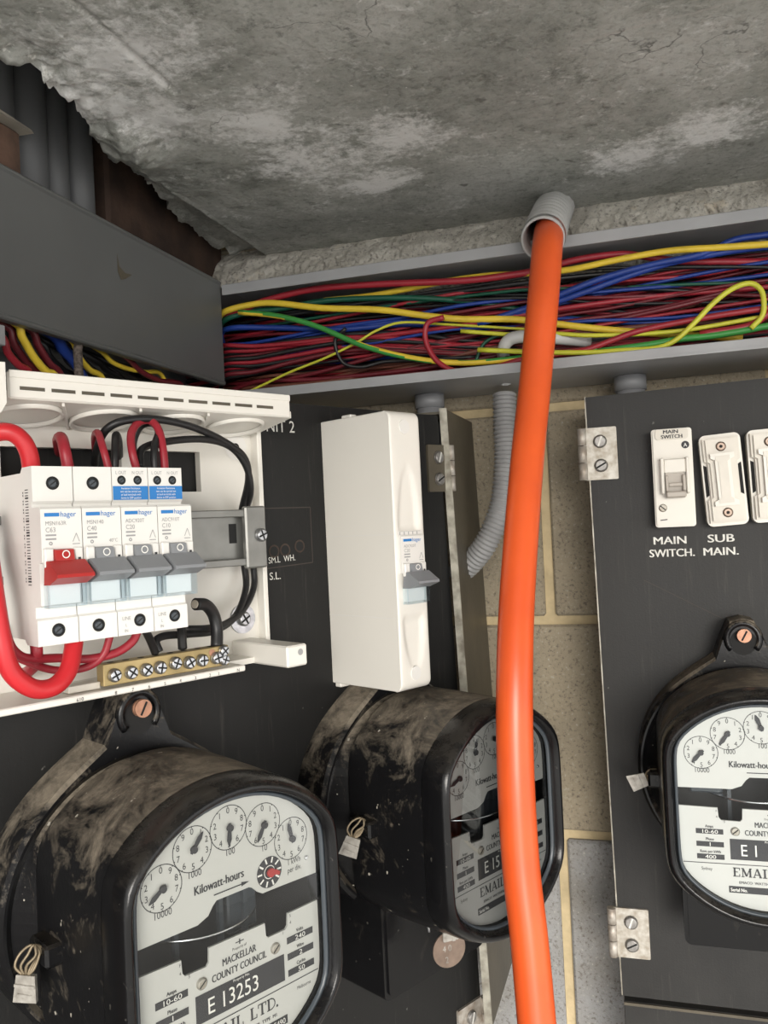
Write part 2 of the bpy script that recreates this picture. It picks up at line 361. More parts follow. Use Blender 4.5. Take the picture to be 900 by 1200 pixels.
def screw_mesh(r, h, slot=True, ang=30, n=16, dome=True):
    mb = MB(); mb.cyl((0, 0, 0), (0, -h*.55, 0), r, r, n); mb.cyl((0, -h*.55, 0), (0, -h, 0), r, r*.72 if dome else r, n)
    if slot:
        ca, sa = math.cos(R(ang)), math.sin(R(ang)); q = r*.8
        mb.add([(ca*q-sa*r*.13, -h*1.03, sa*q+ca*r*.13), (-ca*q-sa*r*.13, -h*1.03, -sa*q+ca*r*.13), (-ca*q+sa*r*.13, -h*1.03, -sa*q-ca*r*.13), (ca*q+sa*r*.13, -h*1.03, sa*q-ca*r*.13)], [(0, 1, 2, 3)], 1)
        if slot == 'x': mb.add([(-sa*q-ca*r*.13, -h*1.04, ca*q-sa*r*.13), (sa*q-ca*r*.13, -h*1.04, -ca*q-sa*r*.13), (sa*q+ca*r*.13, -h*1.04, -ca*q+sa*r*.13), (-sa*q+ca*r*.13, -h*1.04, ca*q+sa*r*.13)], [(0, 1, 2, 3)], 1)
    return mb
def screw(parent, x, y, z, r, h, mats=('zinc', 'hole'), slot=True, ang=30, name='screw'):
    o = part(name, screw_mesh(r, h, slot, ang), list(mats), parent); o.location = (x, y, z); return o

# ================================================================== SETTING
XL = [(-.9, -.36), (.30, -.36), (.36, -.352), (.403, -.345), (.42, -.331), (.437, -.337), (.4765, -.343), (.493, -.350), (.522, -.366), (.556, -.379), (.60, -.378), (.672, -.398), (.753, -.409), (.803, -.404), (.9, -.404)]
def build_ceiling():
    ys = np.concatenate([np.linspace(-.9, .3, 18)[:-1], np.linspace(.3, .88, 300)])
    ts = np.concatenate([np.linspace(0, .06, 80)[:-1], np.linspace(.06, .36, 150)[:-1], np.linspace(.36, 1, 26)])
    mb = MB(); vs = []; nx = len(ts)
    for y in ys:
        x0 = np.interp(y, [p[0] for p in XL], [p[1] for p in XL]); x0 += .006*noise.noise(Vector((y*45, 3, 1)))+.002*noise.noise(Vector((y*150, 9, 1)))
        for t in ts:
            x = x0+(2.2-x0)*t; e = x-x0
            p = Vector((x, y, 0))
            rough = .0004+.0042*math.exp(-(e/.017)**2)+.0009*math.exp(-(e/.06)**2)+.0035*math.exp(-(((x+.337)/.022)**2+((y-.525)/.030)**2))+.0025*math.exp(-(((x+.325)/.03)**2+((y-.42)/.03)**2))
            z = .28+rough*(noise.fractal(p*48, .8, 2.1, 6)+.3*noise.noise(p*18)-.5*max(0, noise.noise(p*70+Vector((5, 5, 5))))**.5)+.0010*noise.fractal(p*9, 1, 2, 3)
            if x < -.359: z += .013*min(1, (-.359-x)/.003)
            z -= .0012*math.exp(-((x+.358)/.0018)**2) if y > .58 else 0
            z += .0022*math.exp(-((x+.272)/.0016)**2)*(1 if y < .475 else 0)
            z -= .012*math.exp(-(((x+.338)/.016)**2+((y-.525)/.03)**2))
            vs.append((x, y, z))
        # skirt up the broken edge is added below
    fs = [(j*nx+i, (j+1)*nx+i, (j+1)*nx+i+1, j*nx+i+1) for j in range(len(ys)-1) for i in range(nx-1)]
    mb.add(vs, fs, 0, True)
    ev = []
    for j, y in enumerate(ys):
        x, _, z = vs[j*nx]
        for q in range(9):
            p = Vector((x, y, z+q*.035)); ev.append((x+(.009*noise.fractal(p*35, 1, 2, 4) if q else 0), y, z+q*.035))
    mb.add(ev, [(j*9+q, j*9+q+1, (j+1)*9+q+1, (j+1)*9+q) for j in range(len(ys)-1) for q in range(8)], 0, True)
    mb.box(-.45, 2.2, -.9, .88, .42, .52)
    return struct('ceiling', mb, 'slab')
build_ceiling()
mb = MB(); mb.box(-.62, -.3, -.9, .9, .56, .62); struct('sky_blocker', mb, 'slab')  # unseen cap added over the left void to keep sky light out

wb = MB(); wb.box(-.62, 1.6, .8085, .90, -1.3, .60)
wall = struct('wall_back', wb, 'mortar')
zj = [-.0979+.2*k for k in range(-6, 3)]
def block_mesh(w_, h_, seed):
    rnd = random.Random(seed); bm = bmesh.new(); bmesh.ops.create_cube(bm, size=1)
    for v in bm.verts: v.co = Vector((v.co.x*w_, v.co.y*.014, v.co.z*h_))
    bmesh.ops.bevel(bm, geom=bm.edges[:], offset=.002, segments=1, affect='EDGES')
    m_ = MB(); m_.bm(bm); return m_.mesh('concrete_block', 'block')
bme = block_mesh(.391, .1915, 1)
for r_, z0 in enumerate(zj[:-1]):
    if z0+.2 > .36: continue
    xo = -.091 if r_ % 2 == 0 else -.091+.2
    for k in range(-2, 5):
        xc = xo+.4*k+.2
        if xc < -.75 or xc > 1.5: continue
        o = put('concrete_block', bme, wall); o.location = (xc, .8105+random.uniform(-.0006, .0006), z0+.1)
wl = MB(); wl.box(-.66, -.56, -.9, .9, -1.3, .60); struct('wall_left', wl, 'wall_dark')
fl = MB(); fl.box(-.66, 4, -5, .9, -1.36, -1.3); struct('floor', fl, 'earth')
# rough mortar packed between slab and trunking
def build_rubble():
    mb = MB(); xs = np.linspace(-.425, .45, 640); prof = [(.806, .20), (.778, .215), (.770, .232), (.770, .248), (.776, .262), (.788, .276), (.806, .292)]
    vs = []
    for x in xs:
        for i in range(41):
            t = i/40*(len(prof)-1); a = int(min(t, len(prof)-2)); f_ = t-a
            y = prof[a][0]*(1-f_)+prof[a+1][0]*f_; z = prof[a][1]*(1-f_)+prof[a+1][1]*f_
            p = Vector((x, y, z)); k_ = noise.fractal(p*60, .8, 2.2, 4)*.0050+noise.noise(p*14)*.006+noise.noise(p*230)*.0022+noise.noise(p*480)*.0013
            vs.append((x+.5*k_, y+k_-.002, z+.4*k_))
    mb.add(vs, [(i*41+j, i*41+j+1, (i+1)*41+j+1, (i+1)*41+j) for i in range(639) for j in range(40)], 0, True)
    return struct('trim_1', mb, 'rubble')
build_rubble()

# ------------------------------------------------------------------ behind the left trunking
for i, (yc, r_, lb) in enumerate([(.484, .0165, 'nearest grey riser conduit, at the left edge of the photo'), (.5185, .0165, 'wide grey riser conduit, second from the left edge, beside the timber block'), (.5487, .0125, 'thin grey riser conduit, third of the four from the left edge'), (.5777, .0140, 'grey riser conduit nearest the broken slab edge')]):
    mb = MB(); mb.cyl((0, 0, 0), (0, 0, .42), r_, n=28); mb.cyl((0, 0, -.004), (0, 0, .018), r_+.002, n=28)
    o = solo('riser_conduit', mb, 'conduit', lb, 'conduit', 'grey conduits rising behind the left trunking'); o.location = (-.426, yc, .14)
mb = MB(); mb.box(-.53, -.412, .60, .798, .226, .34, .003)
bm_ = solo('timber_beam', mb, 'timber', 'dark brown rough timber in the gap behind the left trunking, below the slab', 'timber')
t = thing('timber_block', 'brown splintered timber block with pale top, at the photo\'s left edge above trunking', 'timber', (-.43, .440, .228))
mb = MB(); mb.box(-.03, .03, -.045, .045, 0, .055, .003); part('block', mb, 'timber_brown', t)
mb = MB(); mb.add([(-.03, -.05, .055), (.034, -.05, .056), (.032, .055, .058), (-.02, .05, .058), (-.03, -.05, .060), (.034, -.05, .061), (.030, .055, .061), (-.02, .05, .062)], [(0, 3, 2, 1), (4, 5, 6, 7), (0, 1, 5, 4), (1, 2, 6, 5), (2, 3, 7, 6), (3, 0, 4, 7)]); part('splinter', mb, 'timber_pale', t, 'pale thin splinter on top')

# ------------------------------------------------------------------ trunking
t = thing('cable_trunking', 'grey steel trunking full of coloured cables along the block wall', 'trunking', (-.36, .80, .1185))
def P(x0, x1, y0, y1, z0, z1, bev=0): m = MB(); m.box(x0+.36, x1+.36, y0-.80, y1-.80, z0-.1185, z1-.1185, bev); return m
part('back_plate', P(-.50, .5, .7975, .7995, .1185, .2232), 'trunk', t)
part('top_plate', P(-.358, .5, .690, .7975, .2216, .2232), 'trunk', t)
m = P(-.358, .5, .6885, .6900, .2140, .2235, .0005); part('top_lip', m, 'trunk', t)
m = P(-.358, .5, .6885, .6900, .1180, .1262, .0005); part('bottom_lip', m, 'trunk', t)
m = P(-.358, .5, .6900, .7975, .1180, .1196); m.box(0, .86, -.1125, -.1115, -.0008, .0008); part('bottom_plate', m, 'trunk', t)
t = thing('side_trunking', 'dark grey trunking with flat cover running toward the camera at upper left', 'trunking', (-.36, .69, .1185))
def P2(x0, x1, y0, y1, z0, z1, bev=0): m = MB(); m.box(x0+.36, x1+.36, y0-.69, y1-.69, z0-.1185, z1-.1185, bev); return m
m = P2(-.3625, -.360, .10, .691, .1335, .2265, .0004); part('cover', m, 'cover', t, 'flat dark grey cover slid up over the opening')
m = P2(-.368, -.3588, .10, .691, .2235, .2275, .0012); part('cover_top_fold', m, 'cover', t)
m = P2(-.366, -.3588, .10, .691, .1325, .1362, .0010); part('cover_bottom_fold', m, 'cover', t)
part('back_plate', P2(-.462, -.460, .10, .797, .1185, .2232), 'trunk', t)
m = P2(-.462, -.362, .10, .415, .1170, .1190); m.box(-.10, -.002, -.06, .107, -.0015, .0005); part('bottom_plate', m, 'trunk', t)
m = P2(-.362, -.3600, .10, .415, .1170, .1290, .0004); part('bottom_lip', m, 'trunk', t)
m = P2(-.462, -.3585, .6915, .797, .2216, .2232); part('corner_plate', m, 'trunk', t)
mb = MB(); pt = [at_x(x, y, -.3597)-Vector((-.36, .69, .1185)) for x, y in ((137, 295), (140, 312), (147, 320), (155, 322), (147, 327), (142, 328), (138, 318))]
mb.add(pt, [tuple(range(7))]); part('scuff_mark', mb, 'case', t, 'brownish scrape mark')

# ------------------------------------------------------------------ coupling stubs, flexible conduits
for x, lb in ((-.188, 'short grey conduit stub under trunking above the white switch box'), (-.0085, 'short grey conduit stub under trunking above the right black board')):
    mb = MB(); mb.cyl((0, 0, 0), (0, 0, -.09), .0122, n=28); mb.cyl((0, 0, -.0), (0, 0, -.0125), .0136, n=28)
    o = solo('conduit_stub', mb, 'stub', lb, 'conduit', 'conduit stubs below the trunking'); o.location = (x, .765, .1178)
def corrugated(pts, r, pitch, amp, n=24):
    P_ = smooth_path(pts, 30); L = sum((P_[i+1]-P_[i]).length for i in range(len(P_)-1)); nr = int(L/pitch*6)
    cum = [0]
    for i in range(len(P_)-1): cum.append(cum[-1]+(P_[i+1]-P_[i]).length)
    Q = []
    for i in range(nr+1):
        s_ = L*i/nr; j = min(max(np.searchsorted(cum, s_)-1, 0), len(P_)-2); Q.append(P_[j].lerp(P_[j+1], (s_-cum[j])/max(1e-9, cum[j+1]-cum[j])))
    mb = MB(); mb.tube(Q, lambda t: r+amp*math.tanh(2.2*math.sin(t*nr/6*2*math.pi)), n, caps=False); return mb
t = thing('flexible_conduit', 'grey corrugated flexible conduit dropping from the trunking behind the orange cable', 'conduit', (0, 0, 0))
part('hose', corrugated([at_y(591, 462, .75), at_y(592, 500, .745), at_y(593, 540, .74), at_y(588, 590, .735), at_y(573, 630, .735), at_y(556, 655, .74), at_y(535, 675, .75)], .0098, .0038, .0008), 'flex', t)
mb = MB(); mb.tube(smooth_path([at_y(592, 450, .745), at_y(591, 425, .735), at_y(590, 410, .708), at_y(597, 398, .703), at_y(616, 394, .703), at_y(650, 396, .708), at_y(690, 400, .725)], 6), .0052, 14); part('elbow', mb, 'elbow', t, 'smooth pale elbow inside the trunking')
t = thing('corrugated_sleeve', 'short pale corrugated sleeve in the slab corner with orange cable coming out', 'conduit', (-.068, .76, .27))
o0 = Vector((-.068, .76, .27)); a0 = Vector((-.0655, .795, .289)); a1 = at_y(636, 280, .664)
mb = corrugated([a0-o0, a0.lerp(a1, .5)+Vector((0, .0, .0015))-o0, a0.lerp(a1, .94)-o0], .0158, .0115, .0017, 32); part('hose', mb, 'corrugated', t)
dr = (a1-a0).normalized(); mb = MB(); fa, fb = frame(dr); ring = []
for q, rr_ in ((-.0085, .0150), (-.006, .0166), (0, .0170), (.0006, .0160), (0, .0150), (-.02, .0142), (-.06, .0140)):
    ring.append([a1-o0+dr*q+fa*(math.cos(2*math.pi*j/36)*rr_)+fb*(math.sin(2*math.pi*j/36)*rr_) for j in range(36)])
mb.rings(ring, False, False); part('mouth', mb, 'corrugated', t)

# ------------------------------------------------------------------ orange cable
mb = MB(); OR = [(-.0655, .795, .288), (-.0655, .730, .2505)]
OR = [Vector(p) for p in OR]+[at_y(x, y, Y) for x, y, Y in ((642, 283, .656), (637, 345, .634), (627, 450, .618), (616, 560, .588), (606, 700, .555), (603, 800, .536), (604, 900, .527), (610, 1010, .521), (620, 1100, .515), (629, 1200, .508), (637, 1300, .500), (640, 1500, .49), (640, 1900, .49))]
mb.tube(smooth_path(OR, 10), .0116, 32); solo('orange_cable', mb, 'orange', 'thick bright orange cable hanging from slab down past the middle meter', 'cable')

# ================================================================== LEFT BOARD
t = thing('meter_board', 'black swung open panel at left carrying two meters and the fuse enclosure', 'panel', onL(), AL)
mb = MB(); mb.prism([(-.47, .0885), (.004, .0885), (.0255, -.48), (-.47, -.48)], 0, .012); part('board', mb, 'board', t)
mb = MB()
mb.text('UNIT 2', -.1492, .0675, .0118, -.0003, 'r', .9); mb.text('SM.L  WH.', -.154, -.0225, .0062, -.0003, 'r', .85, rot=R(2)); mb.text('S.L.', -.1675, -.0345, .0072, -.0003, 'r', 1)
part('lettering', mb, 'paint_white', t, 'white hand painted letters')
for x, z in ((-.1833, -.0152), (-.1724, -.0152), (-.1628, -.0148), (-.1498, -.0128)):
    mb = MB(); mb.annulus(x, z, 0, .0034, -.0004, 16); mb.annulus(x, z, .0034, .0046, -.0003, 16, 1); part('hole', mb, ['hole', 'wall_dark'], t)
mb = MB()
for a in ((-.19, .0145, -.1385, .0145), (-.1385, .0145, -.1385, -.025), (-.1385, -.025, -.19, -.027)): mb.line(*a, .0007, -.0002)
part('ghost_outline', mb, 'ghost', t, 'faint outline of a removed fitting')
def hinge(parent, x, z0, z1, side, k_x, name='hinge', mats='steel', yk=0):
    """leaf on the board face, knuckle beyond its edge"""
    h = put(name, None, parent); zc = (z0+z1)/2; hh = (z1-z0)/2; h.location = (0, 0, 0)
    lf = MB(); lf.prism(rrect(min(x, k_x+side*-.001), max(x, k_x+side*-.001), z0, z1, .001, 2), -.0022, 0); part('leaf', lf, mats, h)
    kn = MB()
    for q in range(3): kn.cyl((k_x, -.002+yk, z0+(z1-z0)*(q/3)+.0003), (k_x, -.002+yk, z0+(z1-z0)*((q+1)/3)-.0003), .0036, n=14)
    part('knuckle', kn, 'rust_steel', h)
    xm = x*.52+k_x*.48
    for zq, an in ((zc+hh*.46, 70), (zc-hh*.46, 28)):
        s_ = part('screw', screw_mesh(.0054, .0026, True, an), ['screw_grey', 'paint_white' if an > 50 else 'hole'], h); s_.location = (xm, -.0022, zq)
    return h
hinge(t, -.0125, .0245, .0635, 1, .0130, mats='case', yk=-.002)
hinge(t, -.0085, -.440, -.4005, 1, .0235, mats='rust_steel', yk=-.002)
# lower left board below the seam
# steel case behind the left board
t = thing('panel_case', 'brown grey steel case side behind the left board\'s hinged edge', 'case', (-.157, .80, 0))
def slab4(x_t, x_b, th, y0, y1, zt, zb):
    m = MB(); v = []
    for z, x in ((zt, x_t), (zb, x_b)):
        v += [(x+.157-th, y0-.80, z), (x+.157, y0-.80, z), (x+.157, y1-.80, z), (x+.157-th, y1-.80, z)]
    m.add(v, [(0, 1, 2, 3), (7, 6, 5, 4), (0, 4, 5, 1), (1, 5, 6, 2), (2, 6, 7, 3), (3, 7, 4, 0)]); return m
part('side_plate', slab4(-.1565, -.1430, .0020, .6925, .802, .0935, -.42), 'case', t)
part('front_edge', slab4(-.1558, -.1423, .0062, .6905, .6925, .0945, -.42), 'case_edge', t, 'worn pale front edge')
m = MB(); m.box(-.30, -.002, -.10, .0, .091, .0932); part('top_plate', m, 'case', t)
m = MB(); m.box(.0110, .0135, -.075, -.055, -.30, -.262); m.box(.0122, .0145, -.07, -.066, -.36, -.31); part('seam_strip', m, 'case', t)

# ------------------------------------------------------------------ fuse enclosure (open consumer unit)
t = thing('enclosure', 'white plastic distribution enclosure without cover, holding four breakers on left board', 'enclosure', onL(), AL)
mb = MB()
for b in ((-.42, -.19, .0512, .0640), (-.42, -.355, .026, .0512), (-.232, -.19, .026, .0512), (-.2855, -.2785, .026, .0512), (-.42, -.19, -.083, .026)): mb.box(b[0], b[1], -.006, -.0005, b[2], b[3])
part('back_plate', mb, 'white', t)
mb = MB(); mb.add([(x, y, z) for x in (-.42, -.190) for y, z in ((-.0475, .0700), (-.0005, .0622), (-.0005, .0662), (-.0475, .0740))], [(0, 1, 2, 3), (7, 6, 5, 4), (0, 4, 5, 1), (1, 5, 6, 2), (2, 6, 7, 3), (3, 7, 4, 0)]); part('top_flange', mb, 'white', t)
mb = MB(); mb.box(-.3665, -.1925, -.0505, -.0475, .0697, .0835, .0010); mb.box(-.366, -.193, -.0512, -.0505, .0800, .0838, .0003)
part('top_lip', mb, 'white', t)
mb = MB()
xq = -.361
while xq < -.212:
    mb.quad(xq, xq+.0125, .0742, .0760, -.0507); xq += .0158
part('slots', mb, 'case', t, 'row of narrow slots')
for xc in (-.3480, -.3045, -.2610, -.2175):
    mb = MB(); pts = []
    for r_, z_ in ((.0170, .0684), (.0172, .0662), (.0186, .0662), (.0188, .0684)): pts.append([(xc+math.cos(2*math.pi*j/40)*r_, -.0245+math.sin(2*math.pi*j/40)*r_, z_-.0024-(math.sin(2*math.pi*j/40)*r_)*.166) for j in range(40)])
    mb.rings(pts, False, False)
    part('knockout', mb, 'white', t)
for xc in (-.3263, -.2828, -.2393):
    mb = MB(); mb.add([(xc-.012, -.0465, .0702), (xc-.0105, -.0465, .0702), (xc+.012, -.002, .0627), (xc+.0105, -.002, .0627), (xc-.012, -.0465, .0680), (xc-.0105, -.0465, .0680), (xc+.012, -.002, .0606), (xc+.0105, -.002, .0606)], [(4, 5, 6, 7), (0, 4, 7, 3), (1, 2, 6, 5), (0, 1, 5, 4)]); part('rib', mb, 'white', t)
mb = MB(); mb.prism([(-.3985, .0860), (-.3695, .0860), (-.3695, .0665), (-.3725, .0615), (-.3985, .0600)], -.0560, -.0500); part('cover_clip', mb, 'white', t)
mb = MB(); mb.box(-.42, -.2350, -.0500, -.0005, -.0830, -.0795, .0006); mb.box(-.2352, -.19, -.030, -.0005, -.0830, -.0795); part('bottom_tray', mb, 'white', t)
mb = MB(); mb.box(-.1925, -.1890, -.0140, -.0005, -.083, .0700, .0005); part('side_flange', mb, 'white', t)
mb = MB(); mb.box(-.2145, -.1990, -.0640, -.0060, -.0835, -.0705, .0010); mb.annulus(-.2045, -.0750, 0, .0020, -.0642, 16, 1); part('cover_post', mb, ['white', 'ink_grey'], t)
mb = MB()
for i, s_ in enumerate('8765432'): mb.text(s_, -.3175+.0096*i, -.0825, .0026, -.0503, 'c')
mb.text('1', -.2540, -.0825, .0026, -.0503, 'c'); mb.text('N', -.2405, -.0825, .0026, -.0503, 'c'); mb.text('610', -.3370, -.0825, .0026, -.0503, 'c')
part('print', mb, 'ink', t, 'terminal numbers on the tray edge')
mb = MB(); mb.box(-.42, -.2055, -.0300, -.0290, -.0215, .0130); mb.box(-.42, -.2055, -.0360, -.0300, .0085, .0130, .0005); mb.box(-.42, -.2055, -.0360, -.0300, -.0215, -.0170, .0005); mb.box(-.42, -.207, -.029, -.006, -.012, .004)
part('din_rail', mb, 'rail', t, 'grey metal mounting rail')
mb = MB(); mb.box(-.2215, -.2060, -.0378, -.0330, -.0235, .0150, .0010); part('rail_stop', mb, 'rail', t)
mb = MB(); mb.quad(-.2290, -.2235, -.0075, .0045, -.0302); part('rail_slot', mb, 'hole', t)
screw(t, -.2110, -.0378, -.0032, .0042, .0030, ang=20, slot='x'); 
mb = MB(); mb.cyl((-.2055, -.006, -.0575), (-.2055, -.0075, -.0575), .0095, n=28); part('washer', mb, 'zinc', t)
screw(t, -.2055, -.0075, -.0575, .0048, .0030, slot='x')
mb = MB(); mb.annulus(-.2045, .0549, .0028, .0085, -.0064, 24); mb.annulus(-.2045, .0549, 0, .0028, -.0063, 20, 1); part('screw_hole', mb, ['white2', 'hole'], t)

# ------------------------------------------------------------------ breakers
def breaker_body(w_, kind):
    mb = MB(); prof = [(-.031, .0395), (-.062, .0395), (-.064, .0420), (-.075, .0420), (-.075, .0255), (-.0735, .0240), (-.0735, .0225), (-.082, .0225), (-.083, .0215), (-.083, -.0030), (-.080, -.0035), (-.080, -.0230), (-.0735, -.0240), (-.0735, -.0290), (-.0750, -.0300), (-.0750, -.0420), (-.062, -.0420), (-.060, -.0395), (-.031, -.0395)]
    g = .00025; n = len(prof); o = 0
    mb.v += [(g, y, z) for y, z in prof]+[(w_-g, y, z) for y, z in prof]
    for i in range(n):
        j = (i+1) % n; mb.f.append((i, j, n+j, n+i)); mb.m.append(0); mb.smooth.append(False)
    mb.f.append(tuple(range(n))[::-1]); mb.f.append(tuple(n+i for i in range(n))); mb.m += [0, 0]; mb.smooth += [False]*2
    return mb
def toggle_mesh(w_):
    mb = MB()
    prof = [(-.0832, 0.0030), (-.0862, 0.0025), (-.0870, -0.0020), (-.0960, -0.0033), (-.0965, -0.0047), (-.0850, -0.0135), (-.0820, -0.0135), (-.0820, 0.0025)]
    for x0, x1, pr in ((.0052, w_-.0060, prof[:3]+[(-.0870, -0.0055), (-.0820, -0.0055)]), (.0012, w_-.0012, [(-.0832, -0.0027), (-.0872, -0.0023), (-.0965, -0.0085), (-.0968, -0.0100), (-.0880, -0.0133), (-.0815, -0.0135)])):
        n = len(pr); o = len(mb.v); mb.v += [(x0, y, z) for y, z in pr]+[(x1, y, z) for y, z in pr]
        for i in range(n): j = (i+1) % n; mb.f.append((o+i, o+j, o+n+j, o+n+i)); mb.m.append(0); mb.smooth.append(False)
        mb.f.append(tuple(o+i for i in range(n))[::-1]); mb.f.append(tuple(o+n+i for i in range(n))); mb.m += [0, 0]; mb.smooth += [False]*2
    return mb
BW = .0199
def make_breaker(loc, label, brand, code, amp, kind, tog, rz=AL, group='breakers on the rail', extra=None, full=True):
    b = thing('circuit_breaker', label, 'circuit breaker', loc, rz, group)
    part('body', breaker_body(BW, kind), 'white2', b)
    tg = part('toggle', toggle_mesh(BW), tog, b, ('red' if tog == 'red_plastic' else 'grey')+' toggle lever')
    mb = MB(); mb.annulus(BW/2-.0002, .0004, .0014, .0019, -.0872, 20); part('off_mark', mb, 'ink_white', tg)
    mb = MB()
    for x in (.0008, BW-.0052): mb.box(x, x+.0044, -.0850, -.0820, -.0055, .0035, .0006)
    part('toggle_cheeks', mb, 'white2', b)
    mb = MB(); mb.quad(BW-.0036, BW-.0022, -.0033, -.0013, -.0852); part('indicator', mb, 'ink', b)
    mb = MB(); mb.box(.0030, BW-.0026, -.0835, -.0805, -.0225, -.0120); part('label_card', mb, 'white2', b)
    mb = MB(); mb.box(.0010, BW-.0006, -.0866, -.0858, -.0240, -.0128); mb.box(.0010, .0018, -.0858, -.0815, -.0240, -.0128); mb.box(BW-.0014, BW-.0006, -.0858, -.0815, -.0240, -.0128); mb.box(.0018, BW-.0014, -.0858, -.0760, -.0240, -.0230)
    part('label_flap', mb, 'tint', b, 'clear pale blue label flap')
    mb = MB(); yq = -.0832
    mb.quad(.0020, .0090, .0180, .0197, yq, 1); mb.text(brand, .0094, .0178, .0036, yq, 'l', .95, 1)
    mb.text(code, .0022, .0140, .0027, yq, 'l', .9, 2); mb.text(amp, .0022, .0108, .0032, yq, 'l', .9, 2)
    for q in range(2): mb.quad(.0022, .0072, .0090-.0018*q, .0098-.0018*q, yq, 2)
    mb.annulus(.0045, .0056, .0004, .0009, yq, 10, 2)
    if extra: mb.text(extra, BW-.0022, .0050, .0024, yq, 'r', .9, 2)
    else:
        mb.line(.0150, .0060, .0168, .0100, .0003, yq, 2); mb.line(.0168, .0100, .0182, .0060, .0003, yq, 2); mb.line(.0148, .0050, .0184, .0050, .0004, yq, 2)
    if kind == 'adc':
        for q, tx in ((.0050, 'L OUT'), (.0142, 'N OUT')): mb.text(tx, q, .0385, .0024, -.0752, 'c', .85, 2)
        st = MB(); st.quad(.0004, BW-.0004, .0256, .0325, -.0753, 0)
        for q, tx in enumerate(('Insulation Resistance', 'test can be carried out', 'at load terminals with', 'device in OFF position')): st.text(tx, BW/2, .0309-.0016*q, .0015, -.0755, 'c', .82, 1)
        part('sticker', st, ['ink_blue', 'ink_white'], b, 'bright blue test notice sticker')
        mb.text('LINE', .0024, -.0345, .0026, -.0752, 'l', .9, 2); mb.text('L', .0040, -.0377, .0022, -.0752, 'l', .9, 2); mb.text('IN', .0034, -.0405, .0022, -.0752, 'l', .9, 2)
    if kind == 'one':
        yb = .0315; rnd = random.Random(4)
        for q in range(34):
            hgt = rnd.choice((.0004, .0004, .0008)); z0 = .031-.00135*q
            mb.add([(.0001, -.0705, z0), (.0001, -.0705, z0+hgt), (.0001, -.0668, z0+hgt), (.0001, -.0668, z0)], [(0, 1, 2, 3)], 0)
            if q % 3: mb.add([(.0001, -.0648, z0), (.0001, -.0648, z0+.0008), (.0001, -.0640, z0+.0008), (.0001, -.0640, z0)], [(0, 1, 2, 3)], 0)
    part('print', mb, ['ink', 'ink_blue', 'ink_grey', 'ink_white'], b)
    holes = [(BW/2, .0340, .0032)] if kind != 'adc' else [(.0052, .0355, .0023), (.0140, .0355, .0023)]
    holes += [(BW/2+(.002 if kind == 'adc' else 0), -.0352, .0032)]
    for x, z, r_ in holes:
        tm = put('terminal', None, b)
        mb = MB(); mb.annulus(x, z, 0, r_, -.0752, 20); part('hole', mb, 'hole', tm)
        s_ = part('screw', screw_mesh(r_*.68, .0005, True, 35, 12), ['gasket', 'hole'], tm); s_.location = (x, -.0751, z)
    return b
Z0 = -.0073
make_breaker(onL(-.3672, Z0), 'breaker with red toggle, leftmost on the rail with barcode side', 'hager', 'MSN163R', 'C63', 'one', 'red_plastic')
make_breaker(onL(-.3672+BW, Z0), 'grey toggle breaker next to the red toggle, one large top screw', 'hager', 'MSN140', 'C40', 'msn', 'grey_plastic', extra='40°C')
make_breaker(onL(-.3672+2*BW, Z0), 'third breaker from left on rail, blue sticker, rated C20', 'hager', 'ADC920T', 'C20', 'adc', 'grey_plastic')
make_breaker(onL(-.3672+3*BW, Z0), 'rightmost of the four rail breakers, blue sticker, beside bare rail end', 'hager', 'ADC910T', 'C10', 'adc', 'grey_plastic')

# ------------------------------------------------------------------ neutral bar
t = thing('neutral_bar', 'brass neutral bar with a row of zinc screws at bottom of enclosure', 'terminal bar', onL(-.284, -.0785), AL)
mb = MB(); mb.box(-.0388, .0388, -.0480, -.0400, .0005, .0122, .0004); part('bar', mb, 'brass', t)
mb = MB(); mb.box(-.0560, -.0388, -.044, -.034, -.0006, .0030, .0003); part('bar_foot', mb, 'porcelain', t)
for i in range(8): screw(t, -.0330+.0089*i+(.0006 if i % 3 else 0), -.0480, .0058+(.0010 if i == 4 else 0), .0036, .0030, ang=random.uniform(0, 90), slot='x')
for z in (.0092, .0040): screw(t, .0350, -.0480, z, .0032, .0028, ang=random.uniform(0, 90), slot='x')
mb = MB(); mb.annulus(.0275, .0092, 0, .0020, -.0482, 16); part('copper_end', mb, 'copper', t, 'copper coloured cross hole')
for i in range(8):
    mb = MB(); mb.annulus(0, 0, 0, .0019, 0, 12); o = part('wire_hole', mb, 'hole', t); o.location = (-.0330+.0089*i, -.044, .0123); o.rotation_euler = (R(-90), 0, 0)

# ------------------------------------------------------------------ wires in the enclosure
def wireL(name, pts, r, colr, label, group, n=10, sub=7):
    mb = MB(); mb.tube(smooth_path([at_L(*p) for p in pts], sub), r, n); return solo(name, mb, 'cable '+colr, label, 'wire', group)
GW = 'wires in the white enclosure'
wireL('red_wire', [(-40, 540, .04), (-14, 512, .052), (8, 506, .058), (24, 514, .06), (34, 532, .06), (38, 560, .058)], .0043, 'bright red', 'thick red wire arching into the top of the red toggle breaker', GW, 16)
wireL('red_wire', [(82, 560, .058), (76, 528, .058), (72, 513, .048), (68, 516, .028), (70, 530, .004)], .0029, 'red', 'short red wire arching into the second breaker\'s top terminal', GW, 12)
wireL('red_wire', [(130, 560, .058), (121, 526, .056), (115, 508, .042), (111, 512, .022), (112, 530, .004)], .0020, 'red', 'slim red wire going up behind the third breaker\'s left corner', GW)
wireL('black_wire', [(134, 560, .056), (135, 528, .054), (136, 510, .040), (139, 518, .020), (140, 535, .004)], .0022, 'black', 'short black wire stub between the red wires above third breaker', GW)
